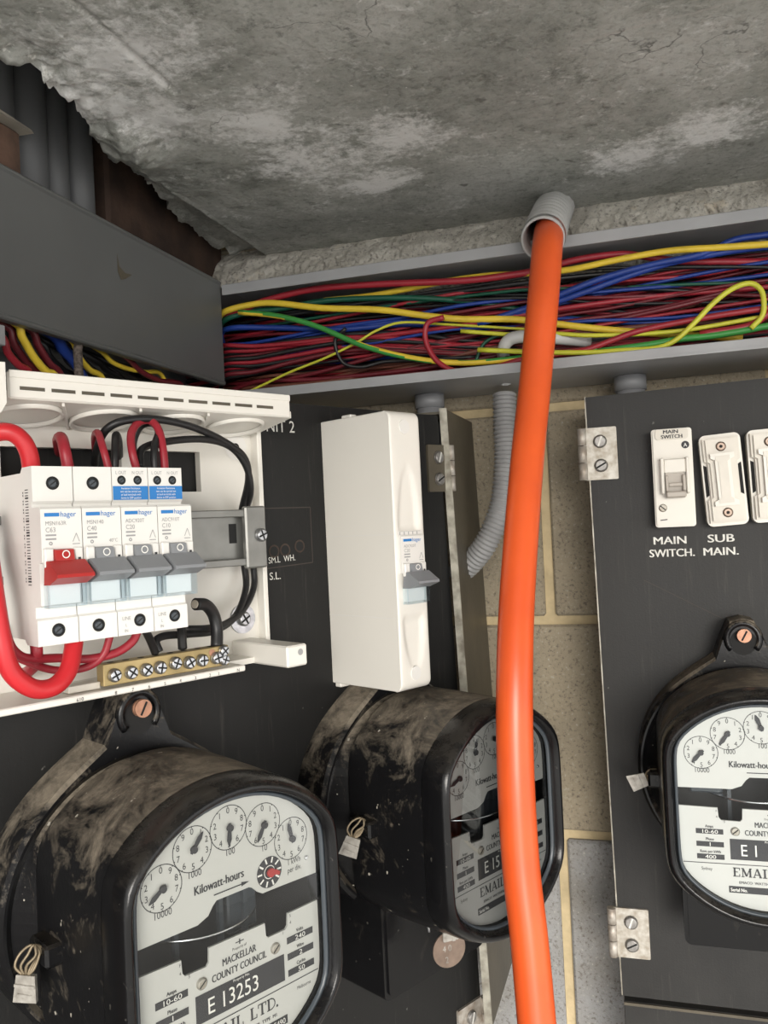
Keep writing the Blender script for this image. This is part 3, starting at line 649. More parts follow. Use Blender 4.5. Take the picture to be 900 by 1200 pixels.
wireL('red_wire', [(163, 560, .058), (155, 530, .058), (154, 508, .050), (163, 495, .044), (176, 493, .044), (186, 504, .050), (191, 526, .056), (194, 560, .058)], .0022, 'red', 'red wire looped between the tops of the two blue sticker breakers', GW)
wireL('black_wire', [(182, 560, .058), (181, 526, .056), (186, 506, .046), (178, 496, .036), (164, 500, .03), (156, 520, .026), (160, 545, .02)], .0022, 'black', 'black wire hooked inside the red loop above last breaker', GW)
wireL('black_wire', [(111, 545, .012), (113, 528, .026), (125, 503, .038), (151, 492, .044), (189, 492, .044), (227, 501, .042), (262, 517, .038), (286, 536, .034), (291, 562, .028), (283, 600, .014), (281, 630, .010), (286, 662, .012), (288, 690, .016), (276, 722, .022), (252, 739, .030), (222, 743, .036), (194, 745, .040), (183, 751, .043), (187, 764, .045)], .0022, 'black', 'outer long black wire curving over breakers and down to the brass bar', GW)
wireL('black_wire', [(164, 548, .054), (167, 526, .050), (198, 517, .044), (240, 515, .040), (270, 524, .036), (288, 546, .032), (294, 574, .026), (288, 602, .012), (292, 630, .009), (297, 664, .010), (297, 690, .013), (284, 716, .020), (264, 731, .028), (244, 736, .034), (214, 737, .038)], .0021, 'black', 'inner long black wire curving behind the rail end', GW)
wireL('red_wire', [(-20, 600, .05), (-8, 690, .070), (1, 745, .074), (11, 783, .074), (29, 802, .073), (48, 808, .072), (67, 802, .071), (81, 783, .068), (87, 752, .062)], .0044, 'bright red', 'thick red wire sweeping under the enclosure to the second breaker', GW, 16)
wireL('red_wire', [(-8, 640, .045), (1, 705, .058), (9, 748, .060), (20, 766, .058), (38, 772, .056), (70, 771, .054), (105, 772, .056), (136, 765, .058), (155, 752, .060), (162, 738, .060)], .0022, 'red', 'red wire sagging along breaker bottoms to the third breaker', GW)
wireL('red_wire', [(-6, 735, .050), (14, 765, .050), (39, 778, .052), (62, 785, .052), (87, 785, .054), (108, 779, .056), (122, 766, .058), (129, 745, .060)], .0020, 'red', 'lower thin red wire running behind the thick red sweep', GW)
wireL('red_wire', [(42, 752, .056), (43, 766, .056), (41, 778, .050), (33, 787, .040), (26, 790, .012)], .0030, 'red', 'short red stub below the red toggle breaker', GW)
wireL('black_wire', [(170, 738, .056), (176, 750, .050), (182, 765, .045)], .0022, 'black', 'short black tail from third breaker into the brass bar', GW)
wireL('black_wire', [(213, 730, .050), (213, 742, .046), (214, 760, .044)], .0026, 'black', 'stubby black wire at the fourth breaker\'s bottom corner', GW)
w_ = wireL('black_wire', [(229, 708, .046), (241, 709, .044), (250, 720, .042), (254, 737, .042), (254, 758, .044)], .0036, 'black', 'thick bent black wire with a cut end beside the fourth breaker', GW, 14)
mb = MB(); p_ = at_L(228.5, 708, .0461); dr = (at_L(229, 708, .046)-at_L(241, 709, .044)).normalized(); mb.cyl(p_-dr*.001, p_+dr*.0006, .0024, n=14); part('copper_end', mb, 'timber_pale', w_, 'bare cut end')

# ------------------------------------------------------------------ white switch box
t = thing('switch_box', 'white deep narrow single breaker box standing on left board beside hinge', 'enclosure', onL(-.1245, -.018), AL)
BX, BD, BZ0, BZ1 = .0295, .070, -.0955, .0945
def boxshell():
    """outline in depth/height with rounded front corners, front face dished in two long scoops"""
    mb = MB(); r = .006; prof = [(0, BZ0)]
    for i in range(7): a = R(90*i/6); prof.append((-BD+r-r*math.sin(a), BZ0+r-r*math.cos(a)))
    nz = 60
    for i in range(1, nz): prof.append((-BD, BZ0+r+(BZ1-BZ0-2*r)*i/nz))
    for i in range(7): a = R(90-90*i/6); prof.append((-BD+r-r*math.sin(a), BZ1-r+r*math.cos(a)))
    prof.append((0, BZ1))
    xs = [0, .0008, .002]+[.002+(BX-.004)*i/14 for i in range(1, 14)]+[BX-.002, BX-.0008, BX]; rows = []
    for x in xs:
        row = []
        ed = .0008 if x in (0, BX) else (.0002 if x in (.0008, BX-.0008) else 0)
        for y, z in prof:
            dep = 0
            if abs(y+BD) < 1e-6:
                u_ = (x-BX/2)/(BX/2)
                for zt, zb in ((.0560, .0135), (-.0820, -.0475)):
                    s_ = (z-zb)/(zt-zb)
                    if 0 <= s_ <= 1:
                        wdt = .72*math.sqrt(max(0, 1-s_*s_))
                        if abs(u_) < wdt: dep = .0022*min(1, (1-(u_/wdt)**2)*2.0)*min(1, .35+.9*(1-s_))
            row.append((x, (y+ed) if y < 0 else y, z if not ed else (z-ed*(1 if z > 0 else -1) if z in (BZ0, BZ1) else z)))
            row[-1] = (row[-1][0], row[-1][1]+dep, row[-1][2])
        rows.append(row)
    n = len(prof); o = len(mb.v)
    for row in rows: mb.v += row
    for i in range(len(xs)-1):
        for j in range(n-1): mb.f.append((i*n+j, (i+1)*n+j, (i+1)*n+j+1, i*n+j+1)); mb.m.append(0); mb.smooth.append(True)
    mb.f.append(tuple(range(n))); mb.f.append(tuple((len(xs)-1)*n+j for j in range(n))[::-1]); mb.m += [0, 0]; mb.smooth += [False, False]
    return mb
part('case', boxshell(), 'white', t)
mb = MB()
for z in (.0105, -.0460): mb.box(-.0002, .0002, -BD, 0, z, z+.0004)
part('seam', mb, 'white2', t)
mb = MB(); mb.box(.002, .012, -.006, -.0, BZ0-.003, BZ0+.001, .0006); part('lug', mb, 'white', t); mb = MB(); mb.box(.002, .008, -.03, -.02, BZ1-.001, BZ1+.002, .0006); part('lug', mb, 'white', t)
for z in (.0835, -.0840):
    mb = MB(); mb.cyl((.0140, -BD+.0003, z), (.0140, -BD-.0006, z), .0050, .0047, 20); part('screw_cap', mb, 'white2', t)
mb = MB(); mb.quad(.0030, BX-.003, .0085, .0125, -BD-.0002); part('embossed_mark', mb, 'white2', t)
mb = MB()
for q in range(5): mb.quad(.0045+.0042*q, .0052+.0042*q, .0090, .0120, -BD-.0003)
mb.quad(.0045, BX-.0045, .0087, .0089, -BD-.0003); mb.quad(.0045, BX-.0045, .0121, .0123, -BD-.0003); part('embossed_lines', mb, 'ink_grey', t)
b = make_breaker(onL(-.1195, -.0215, -.0130), 'single breaker with grey toggle in front of the white switch box', 'hager', 'ADC920T', 'C20', 'msn', 'grey_plastic', group='breakers on the rail')
b['group'] = 'breaker in the white box'
b.location = onL(-.1215, -.0305, -.0105)
b.scale = (1.16, 1, 1)

# ================================================================== METERS
def shape(w_, r_, d, n=72):
    out = []
    for i in range(n):
        a = 2*math.pi*i/n; c, s_ = math.cos(a), math.sin(a)
        x, z = r_*c, r_*s_
        k_ = 22; lim = w_; x = math.copysign((abs(x)**-k_+lim**-k_)**(-1/k_), x) if abs(x) > 1e-5 else 0
        out.append((x, -d-(DZ*min(1, max(0, (d-.035)/.05))), z))
    return out
def serif(mb, t, x, z, h, y, gap=.0009):
    """heavy slab-serif capitals from strokes"""
    w1 = h*.20; w2 = h*.09; S = {'E': .78, 'M': 1.1, 'A': .95, 'I': .45, 'L': .75, 'T': .85, 'D': .9, '.': .3, ' ': .5}
    for c in t:
        ww = S[c]*h
        V = lambda px, z0=0, z1=1, wd=w1: mb.quad(x+px*ww-wd/2, x+px*ww+wd/2, z+z0*h, z+z1*h, y)
        Hh = lambda x0, x1, pz, wd=w2: mb.quad(x+x0*ww, x+x1*ww, z+pz*h-wd/2, z+pz*h+wd/2, y)
        if c == 'E': V(.22); Hh(0, .9, .04); Hh(0, .9, .96); Hh(.2, .65, .52); V(.88, 0, .3, w2); V(.88, .72, 1, w2)
        if c == 'M': V(.14, wd=w2); V(.85); Hh(0, .3, .04); Hh(.7, 1, .04); Hh(0, .25, .96); Hh(.75, 1, .96); mb.line(x+.15*ww, z+h, x+.5*ww, z+.1*h, w1, y-.00003); mb.line(x+.5*ww, z+.1*h, x+.85*ww, z+h, w2, y-.00003)
        if c == 'A': mb.line(x+.12*ww, z, x+.5*ww, z+h, w2, y); mb.line(x+.5*ww, z+h, x+.88*ww, z, w1, y-.00003); Hh(.25, .75, .32); Hh(0, .3, .04); Hh(.7, 1, .04)
        if c == 'I': V(.5); Hh(0, 1, .04); Hh(0, 1, .96)
        if c == 'L': V(.25); Hh(0, .9, .04); Hh(.05, .5, .96); V(.9, 0, .32, w2)
        if c == 'T': V(.5); Hh(.0, 1, .96); V(.03, .68, 1, w2); V(.97, .68, 1, w2); Hh(.28, .72, .04)
        if c == 'D': V(.22); Hh(0, .6, .04); Hh(0, .6, .96); mb.annulus(x+.45*ww, z+.5*h, .40*h, .5*h, y, 14, 0, -math.pi/2, math.pi/2)
        if c == '.': mb.quad(x, x+w1, z, z+w1, y)
        x += ww+gap*.55
DIALS = [(-.0375, .0350, -1), (-.0205, .0478, 1), (0, .0522, -1), (.0205, .0478, 1), (.0378, .0358, -1)]
MC = {}
DF = .113; DZ = .011
def mesh_once(key, fn, mats):
    if key not in MC: r_ = fn(); MC[key] = r_.mesh(key.split(':')[0], mats)
    return MC[key]
def base_mb():
    mb = MB(); n = 80; prof = []
    def outline(gr):
        pts = []
        for i in range(n):
            a = 2*math.pi*i/n; c, s_ = math.cos(a), math.sin(a); rr_ = .0800+gr
            da = abs(((a-math.pi/2+math.pi) % (2*math.pi))-math.pi)
            lug = .0235*math.exp(-(da/.165)**4)+.0090*math.exp(-(da/.34)**2)
            pts.append((c*(rr_+max(0, lug)), s_*(rr_+max(0, lug))))
        return pts
    rs = [[(x, y_, z) for x, z in outline(g)] for g, y_ in ((0, 0), (0, -.0260), (-.002, -.0285))]
    rs.append([(math.cos(2*math.pi*i/n)*.0765, -.0285, math.sin(2*math.pi*i/n)*.0765) for i in range(n)])
    rs.append([(math.cos(2*math.pi*i/n)*.0735, -.0265, math.sin(2*math.pi*i/n)*.0740) for i in range(n)])
    rs.append([(math.cos(2*math.pi*i/n)*.0640, -.0390, math.sin(2*math.pi*i/n)*.0720) for i in range(n)])
    mb.rings(rs, True, True, 0, False)
    return mb
def lug_mb():
    mb = MB(); prof = []
    # raised U rim round the keyhole and two flank webs
    for i in range(25): a = R(-40+260*i/24); prof.append((math.cos(a), math.sin(a)))
    rr_ = []
    for c, s_ in prof: rr_.append([(c*.0098, -.0280, .0975+s_*.0098), (c*.0095, -.0305, .0975+s_*.0098), (c*.0122, -.0305, .0975+s_*.0135), (c*.0142, -.0280, .0975+s_*.0142)])
    mb.rings(rr_, True, True, 0, True, True)
    return mb
def body_mb():
    mb = MB(); mb.rings([shape(w_, r_, d) for w_, r_, d in ((.0640, .0765, .0375), (.0655, .0785, .0390), (.0655, .0786, .0400), (.0648, .0784, .0600), (.0640, .0778, .080), (.0632, .0770, .0935))], True, False); return mb
def bezel_mb():
    mb = MB(); mb.rings([shape(w_, r_, d) for w_, r_, d in ((.0630, .0768, .0930), (.0635, .0772, .0950), (.0634, .0768, .1030), (.0626, .0756, .1085), (.0612, .0738, .1122), (.0594, .0714, .1132), (.0576, .0698, .1122), (.0568, .0692, .1090), (.0553, .0682, .1075), (.0540, .0672, .1050), (.0538, .0670, .0900))], False, False); return mb
def gasket_mb():
    mb = MB(); mb.rings([shape(w_, r_, d) for w_, r_, d in ((.0552, .0684, .1060), (.0552, .0684, .1080), (.0536, .0668, .1080), (.0532, .0665, .1060))], False, False); return mb
def glass_mb():
    mb = MB(); mb.add([tuple(p) for p in shape(.0539, .0671, .1052)], [tuple(range(72))]); return mb
def upper_mb():
    top = [(x, z) for x, _, z in shape(.0536, .0668, 0) if z > .0125]; top.sort(key=lambda p: p[0])
    low = [(.0534, .0130), (.0290, .0136), (.0185, .0137), (.0155, .0155), (.0125, .0185), (.0104, .0195), (-.0085, .0195), (-.0108, .0175), (-.0135, .0138), (-.0195, .0115), (-.0534, .0115)]
    mb = MB(); mb.prism(top+low, -DF, -DF+.0012); return mb
def lower_mb():
    bot = [(x, z) for x, _, z in shape(.0536, .0668, 0) if z < -.002]; bot.sort(key=lambda p: -p[0])
    up = [(-.0534, -.0005), (-.0290, -.0012), (-.0286, -.0075), (-.0272, -.0092), (-.0155, -.0095), (-.0142, -.0080), (-.0138, -.0012), (.0190, -.0015), (.0195, -.0080), (.0208, -.0093), (.0318, -.0093), (.0332, -.0078), (.0338, -.0018), (.0534, -.0015)]
    mb = MB(); mb.prism(up+bot, -DF, -DF+.0012); return mb
def cav_mb():
    mb = MB(); mb.rings([shape(.0538, .0670, .0955), shape(.0536, .0668, .060)], False, True, 0, False); return mb
def frame_mb():
    mb = MB()
    for x in (-.020, .006, .021): mb.box(x-.0012, x+.0012, -.094, -.091, -.03, .045)
    mb.box(-.045, -.024, -.096, -.089, .003, .010, .001); mb.box(.012, .030, -.091, -.085, -.012, .014, .001); return mb
def disc_mb():
    mb = MB(); mb.cyl((-.002, -.077, .0020), (-.002, -.077, .0032), .0345, n=64); return mb
def print_mb(num, serial):
    def f():
        mb = MB(); y = -DF-.00015
        for i, (cx, cz, d) in enumerate(DIALS):
            mb.annulus(cx, cz, .0104, .0108, y, 40)
            for k in range(10):
                a = R(90)-d*2*math.pi*k/10; mb.text(str(k), cx+.0082*math.cos(a), cz+.0082*math.sin(a)-.0014, .0043, y-.00002, 'c', .9)
                mb.line(cx+.0100*math.cos(a), cz+.0100*math.sin(a), cx+.0106*math.cos(a), cz+.0106*math.sin(a), .0005, y)
        for tx, x, z in (('10000', -.0375, .0218), ('1000', -.0200, .0345), ('100', .0003, .0388), ('10', .0207, .0345)): mb.text(tx, x, z, .0046, y, 'c', .85)
        mb.text('1 kWh', .0392, .0225, .0040, y, 'c', .8); mb.text('per div.', .0392, .0185, .0040, y, 'c', .75)
        mb.text('Kilowatt-hours', -.0065, .0258, .0060, y, 'c', .78, bold=.00016)
        mb.line(-.0100, .0225, .0080, .0225, .0006, y); mb.add([(.0060, y, .0236), (.0060, y, .0214), (.0108, y, .0225)], [(0, 1, 2)])
        mb.annulus(.0232, .0230, 0, .0078, y, 32)
        for k in range(10):
            a = 2*math.pi*k/10; mb.line(.0232+.0046*math.cos(a), .0230+.0046*math.sin(a), .0232+.0074*math.cos(a), .0230+.0074*math.sin(a), .0009, y-.0001, 1)
        mb.annulus(.0232, .0230, .0030, .0034, y-.0001, 20, 1)
        mb.text('MACKELLAR', .0030, -.0128, .0050, y, 'c', .72, bold=.00012); mb.text('COUNTY COUNCIL', .0030, -.0183, .0050, y, 'c', .72, bold=.00012)
        mb.line(.001, -.0045, .006, -.0045, .0005, y); mb.line(.0035, -.0032, .0035, -.0058, .0007, y); mb.text('Property of', .0032, -.0078, .0020, y, 'c', .9)
        mb.quad(-.0225, .0300, -.0345, -.0210, y); mb.text('Property No.', .0035, -.0226, .0018, y-.0002, 'c', 1, 1)
        mb.text(num, -.0165, -.0318, .0108, y-.0002, 'l', .86, 1)
        for x0, x1, z, a, b_ in ((.0322, .0494, -.0172, 'Volts', '240'), (.0322, .0494, -.0255, 'Wire', '2'), (.0322, .0494, -.0338, 'Cycles', '50'), (-.0432, -.0262, -.0186, 'Amps', '10-60'), (-.0432, -.0262, -.0270, 'Phase', '1'), (-.0432, -.0262, -.0352, 'Revs per kWh', '400')):
            mb.quad(x0, x1, z, z+.0034, y); mb.text(a, (x0+x1)/2, z+.0042, .0026, y, 'c', .85, bold=.00008); mb.text(b_, (x0+x1)/2, z+.0005, .0034, y-.0002, 'c', 1.35, 1)
        mb.line(-.0520, -.0378, .0520, -.0372, .0005, y)
        mb.text('Melbourne', .0420, -.0425, .0026, y, 'c', .8); mb.text('Sydney', -.0375, -.0425, .0030, y, 'c', .8)
        serif(mb, 'EMAIL LTD.', -.0215, -.0455, .0058, y); mb.text('EMACO  WATTHOUR  METER  TYPE  M1', .0030, -.0500, .0024, y, 'c', .98, bold=.00006)
        mb.quad(-.0245, .0305, -.0562, -.0518, y); mb.text('Serial No.', -.0235, -.0552, .0032, y-.0002, 'l', .8, 1, bold=.00008)
        if serial: mb.text(serial, .0290, -.0555, .0040, y-.0002, 'r', .95, 1)
        for k, (px, pz, tx) in enumerate(((-.0298, -.0040, 'F'), (-.0298, -.0078, '4'), (-.0252, -.0108, 'S'), (.0350, -.0040, '5'), (.0350, -.0075, '4'), (.0300, -.0112, '1'))): mb.text(tx, px, pz, .0022, y, 'c')
        return mb
    return f
def pointer_mb():
    mb = MB(); mb.add([(-.0008, 0, -.0022), (.0008, 0, -.0022), (.0014, 0, .0058), (.0003, 0, .0088), (-.0003, 0, .0088), (-.0014, 0, .0058)], [(0, 1, 2, 3, 4, 5)]); mb.cyl((0, .0004, 0), (0, -.0012, 0), .0017, n=12); return mb
def term_mb():
    mb = MB(); mb.prism(rrect(-.0525, .0525, -.1225, -.045, .005, 4), -.052, 0)
    mb.prism([(x*.94, z) for x, z in rrect(-.0525, .0525, -.1195, -.048, .004, 4)], -.0535, -.052); return mb
def make_meter(loc, rz, label, num, serial, angs, gl='glass'):
    t = thing('electricity_meter', label, 'meter', loc, rz, 'round black electricity meters')
    part('base', mesh_once('base', base_mb, 'meter_base'), None, t); l_ = part('mounting_lug', mesh_once('mounting_lug', lug_mb, 'meter_base'), None, t)
    mb = MB(); mb.annulus(0, .0950, 0, .0094, -.0288, 24); part('keyhole', mesh_once('keyhole', lambda: mb, 'hole'), None, l_)
    s_ = part('screw', mesh_once('lug_screw', lambda: screw_mesh(.0050, .0045, True, 62, 20, False), ['copper', 'hole']), None, l_, 'copper coloured slotted screw'); s_.name = 'screw'; s_.location = (.0006, -.0290, .1005)
    part('cover', mesh_once('cover', body_mb, 'meter'), None, t); part('bezel', mesh_once('bezel', bezel_mb, 'meter_gloss'), None, t)
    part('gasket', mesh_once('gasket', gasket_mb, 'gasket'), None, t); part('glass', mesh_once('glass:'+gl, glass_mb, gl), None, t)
    part('register_plate', mesh_once('register_plate', upper_mb, 'dial'), None, t); part('name_plate', mesh_once('name_plate', lower_mb, 'dial'), None, t)
    part('inner_housing', mesh_once('inner_housing', cav_mb, 'cavity'), None, t); part('inner_frame', mesh_once('inner_frame', frame_mb, 'gasket'), None, t); part('rotor_disc', mesh_once('rotor_disc', disc_mb, 'alu'), None, t, 'silver rotor disc')
    part('dial_print', mesh_once('dial_print:'+num, print_mb(num, serial), ['ink', 'ink_white']), None, t)
    for (cx, cz, d), a in zip(DIALS, angs):
        o = part('pointer', mesh_once('pointer', pointer_mb, 'ink'), None, t); o.location = (cx, -DF-.0012, cz); o.rotation_euler = (0, R(a), 0)
    def tp():
        mb = MB(); mb.cyl((0, .0004, 0), (0, -.0012, 0), .0022, n=14); mb.add([(0, -.0006, -.0010), (.0052, -.0006, -.0026), (.0058, -.0006, -.0010), (.0030, -.0006, .0010)], [(0, 1, 2, 3)]); return mb
    o = part('test_pointer', mesh_once('test_pointer', tp, 'red_plastic'), None, t, 'red pointer'); o.location = (.0232, -DF-.0010, .0230)
    for x, z in ((-.0188, -.0160), (.0246, -.0160)):
        o = part('plate_screw', mesh_once('plate_screw', lambda: screw_mesh(.0028, .0014, True, 40), ['steel', 'hole']), None, t); o.location = (x, -DF, z)
    o = part('glass_pin', mesh_once('glass_pin', lambda: screw_mesh(.0011, .001, False), ['alu', 'hole']), None, t); o.location = (.0470, -DF-.0002, .0230)
    part('terminal_cover', mesh_once('terminal_cover', term_mb, 'meter_gloss'), None, t, 'square black terminal cover below')
    def lugs():
        mb = MB()
        mb.box(-.0050, .0050, -.066, -.046, -.005, .006, .0015)
        return mb
    for sx in (-1, 1): part('seal_lug', mesh_once('seal_lug', lugs, 'meter_gloss'), None, t).location = (sx*.0675, 0, 0)
    return t
MZ = -.195
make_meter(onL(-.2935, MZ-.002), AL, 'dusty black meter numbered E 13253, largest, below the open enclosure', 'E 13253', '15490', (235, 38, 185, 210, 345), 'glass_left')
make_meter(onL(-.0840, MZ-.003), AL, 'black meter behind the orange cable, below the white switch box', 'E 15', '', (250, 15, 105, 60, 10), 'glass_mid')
make_meter(onR(.0635, MZ-.001), 0, 'black meter on the right board, below SUB MAIN lettering', 'E 1', '', (222, 215, 340, 30, 100))

# ------------------------------------------------------------------ seals
def seal(loc, rz, tilt, label, wire):
    t = thing('lead_seal', label, 'seal', loc, rz, 'lead seals wired to the meters'); t.rotation_euler = (0, R(tilt), rz)
    mb = MB(); mb.add([(-.0045, -.0012, 0), (.0050, -.0012, .0004), (.0062, -.0014, -.0120), (-.0060, -.0010, -.0130), (-.0042, .0012, 0), (.0046, .0012, .0004), (.0058, .0010, -.0118), (-.0056, .0012, -.0126)], [(0, 3, 2, 1), (4, 5, 6, 7), (0, 1, 5, 4), (1, 2, 6, 5), (2, 3, 7, 6), (3, 0, 4, 7)])
    mb.box(-.0052, .0052, -.0019, -.0010, -.0055, -.0040, .0002); mb.box(-.0036, .0040, -.0017, -.0010, -.0100, -.0084, .0002); part('tag', mb, 'lead', t)
    mb = MB()
    for q, a in enumerate(wire): mb.tube(smooth_path([(-.002+.001*q, 0, 0), (-.0052+.003*q, -.001, .004+.0005*q), (-.004+.004*q, .001, .009), (.0005+.001*q, .003, .0125), (.004, .004+.001*q, .009), (.0035-.001*q, .001, .003), (.001, 0, 0)], 5), .0007, 6)
    part('wire_loop', mb, 'seal_wire', t); return t
seal(onL(-.2935-.0795, MZ-.0075, .0600), R(8), 4, 'lead seal at the left side of the meter numbered E 13253', (0, 1, 2))
seal(onL(-.0840-.0785, MZ-.0060, .0570), R(8), 20, 'lead seal at the left side of the meter behind orange cable', (0, 1, 2))
seal(onR(.0635-.0740, MZ-.002, .056), 0, 70, 'lead seal at the left side of the right board meter', (0, 1, 2))
t = thing('metal_tag', 'round brownish metal disc tag hanging under the meter behind the orange cable', 'tag', at_L(526, 1112, .082), AL-R(22))
mb = MB(); mb.cyl((0, .0005, 0), (0, -.0008, 0), .0120, n=36); part('disc', mb, 'tag', t)
mb = MB(); mb.text('4', -.0052, -.001, .006, -.0010, 'l', .9); mb.text('0', -.001, -.001, .006, -.0010, 'l', .9); mb.text('2', -.0035, -.0085, .006, -.001, 'l', .9); part('stamped_marks', mb, 'lead', t)
mb = MB(); mb.box(-.005, .0065, -.0032, -.0010, .0062, .0130, .0006); mb.box(.0015, .0035, -.0036, -.003, .0062, .0130); part('crimp', mb, 'lead', t)
mb = MB(); mb.tube(smooth_path([(0, -.002, .0120), (-.005, -.001, .017), (-.010, 0, .0235), (-.0135, .002, .021), (-.0125, .003, .013)], 6), .0008, 6); part('wire', mb, 'zinc', t)

# ================================================================== RIGHT BOARD
t = thing('sub_board', 'black hinged panel at right with porcelain fuses and white lettering', 'panel', onR())
mb = MB(); mb.prism([(-.0435, .0955), (.32, .1030), (.32, -.390), (-.0380, -.390)], 0, .010); part('board', mb, 'board_lighter', t)
mb = MB(); mb.prism([(-.0445, .0958), (-.0433, .0965), (-.0375, -.390), (-.0390, -.390)], .0005, .0095); part('worn_edge', mb, 'case_edge', t, 'bare metal edge')
mb = MB()
for tx, x, z, wd in (('MAIN', .0032, -.0268, .026), ('SUB', .0440, -.0266, .020), ('SWITCH.', .0000, -.0368, .0345), ('MAIN.', .0402, -.0368, .0265)):
    q = MB(); w0 = q.text(tx, 0, 0, .0087, 0); mb.text(tx, x, z, .0087, -.0003, 'l', wd/w0, bold=.00022)
part('lettering', mb, 'paint_white', t, 'white painted MAIN SWITCH and SUB MAIN')
mb = MB()
mb.line(-.005, -.055, .055, -.088, .0005, -.0002)
part('scratch', mb, 'ghost', t)
hinge(t, -.0205, .0275, .0700, -1, -.0478)
hinge(t, -.0150, -.3580, -.3185, -1, -.0435)
t = thing('lower_panel', 'strip of black panel under the right board, below the seam', 'panel', (.0, YR, -.394))
mb = MB(); mb.box(-.0375, .32, .0005, .010, -.09, -.0005, .0005); part('board', mb, 'board_lighter', t)
mb = MB(); mb.box(-.0375, .32, -.0010, .0005, -.0030, -.0008); part('top_trim', mb, 'case', t, 'worn metal top trim')
t = thing('right_case', 'dark case box fixed to the wall behind the right board', 'case', (.15, .80, -.15))
mb = MB(); mb.box(-.165, .20, -.08, .005, -.30, .245); part('shell', mb, 'case', t)

# main switch
t = thing('main_switch', 'white porcelain main switch with a rocker, left of the two fuses', 'switch', onR(.0208, .0255))
mb = MB(); mb.prism(rrect(-.0149, .0149, -.0385, .0378, .0022, 4), -.017, 0); mb.prism(rrect(-.0138, .0138, -.0375, .0368, .002, 4), -.019, -.017); part('body', mb, 'porcelain_white', t)
mb = MB(); mb.prism(rrect(-.0118, .0122, .0292, .0372, .0022, 4), -.0205, -.019); part('name_plaque', mb, 'porcelain', t)
mb = MB(); mb.text('MAIN', -.0005, .0338, .0040, -.0208, 'c', 1.15, bold=.00015); mb.text('SWITCH', .0002, .0300, .0040, -.0208, 'c', 1.05, bold=.00015)
part('plaque_lettering', mb, 'ink', t); mb = MB(); mb.annulus(.0098, .0245, 0, .0029, -.0193, 20); mb.text('A', .0098, .0229, .0042, -.0196, 'c', .9, 1); part('rating_mark', mb, ['ink', 'ink_white'], t)
mb = MB(); mb.line(-.0112, -.0330, -.0060, -.0325, .0007, -.0193); part('chip_mark', mb, 'ink', t)
mb = MB(); mb.box(-.0095, -.0068, -.0255, -.019, -.0130, .0150, .0008); mb.box(.0090, .0117, -.0255, -.019, -.0130, .0150, .0008); mb.box(-.0068, .0090, -.0250, -.019, .0030, .0140, .0008); part('rocker_guard', mb, 'porcelain_white', t)
mb = MB(); mb.prism(rrect(-.0062, .0086, -.0160, .0030, .0010, 3), -.0225, -.019); mb.box(-.0062, .0086, -.0290, -.0225, -.0160, -.0110, .0010); mb.box(-.0062, -.0040, -.0262, -.0225, -.0110, .0015, .0006); mb.box(.0062, .0086, -.0262, -.0225, -.0110, .0015, .0006); mb.box(-.0040, .0062, -.0255, -.0225, -.0075, -.0045, .0006)
part('rocker', mb, 'rocker', t, 'grey brown rocker')
screw(t, -.0088, -.019, -.0235, .0031, .0010, ('steel', 'hole'), True, -42)
# fuses
def make_fuse(loc, tilt, label):
    t = thing('fuse_carrier', label, 'fuse', loc, 0, 'porcelain fuse carriers'); t.rotation_euler = (0, R(tilt), 0)
    mb = MB(); mb.prism(rrect(-.0148, .0148, -.0352, .0352, .0045, 5), -.014, 0); part('base', mb, 'porcelain_white', t)
    mb = MB(); a = [(-.0128, .0325), (.0128, .0325), (.0128, .0150), (.0105, .0135), (.0105, -.0135), (.0128, -.0150), (.0128, -.0325), (-.0128, -.0325), (-.0128, -.0150), (-.0105, -.0135), (-.0105, .0135), (-.0128, .0150)]
    mb.prism(a[::1], -.0180, -.014); mb.prism([(x*.84, z*.955) for x, z in a], -.0205, -.0180); part('carrier', mb, 'porcelain', t)
    mb = MB(); b_ = [(-.0085, .0200), (.0085, .0200), (.0085, .0165), (.0055, .0150), (.0055, -.0150), (.0085, -.0165), (.0085, -.0200), (-.0085, -.0200), (-.0085, -.0165), (-.0055, -.0150), (-.0055, .0150), (-.0085, .0165)]
    mb.prism(b_, -.0240, -.0205); part('grip', mb, 'porcelain_white', t); mb = MB(); mb.prism([(x*.6, z*.9) for x, z in b_], -.0246, -.0240); part('grip_panel', mb, 'porcelain', t)
    mb = MB()
    for sx in (-1, 1): mb.add([(sx*.0112, -.0143, -.0110), (sx*.0136, -.0143, -.0125), (sx*.0136, -.0143, .0125), (sx*.0112, -.0143, .0110)], [(0, 1, 2, 3) if sx < 0 else (3, 2, 1, 0)])
    part('side_slot', mb, 'hole', t)
    for z in (.0252, -.0252): screw(t, 0, -.0205, z, .0037, .0010, ('tag', 'hole'), False); mb = MB(); mb.annulus(0, z, 0, .0012, -.0218, 12); part('screw_recess', mb, 'hole', t)
    return t
make_fuse(onR(.0572, .0215), -3.0, 'whole porcelain fuse carrier above the word SUB')
make_fuse(onR(.0905, .0228), -1.5, 'porcelain fuse carrier cut off by the photo\'s right edge')

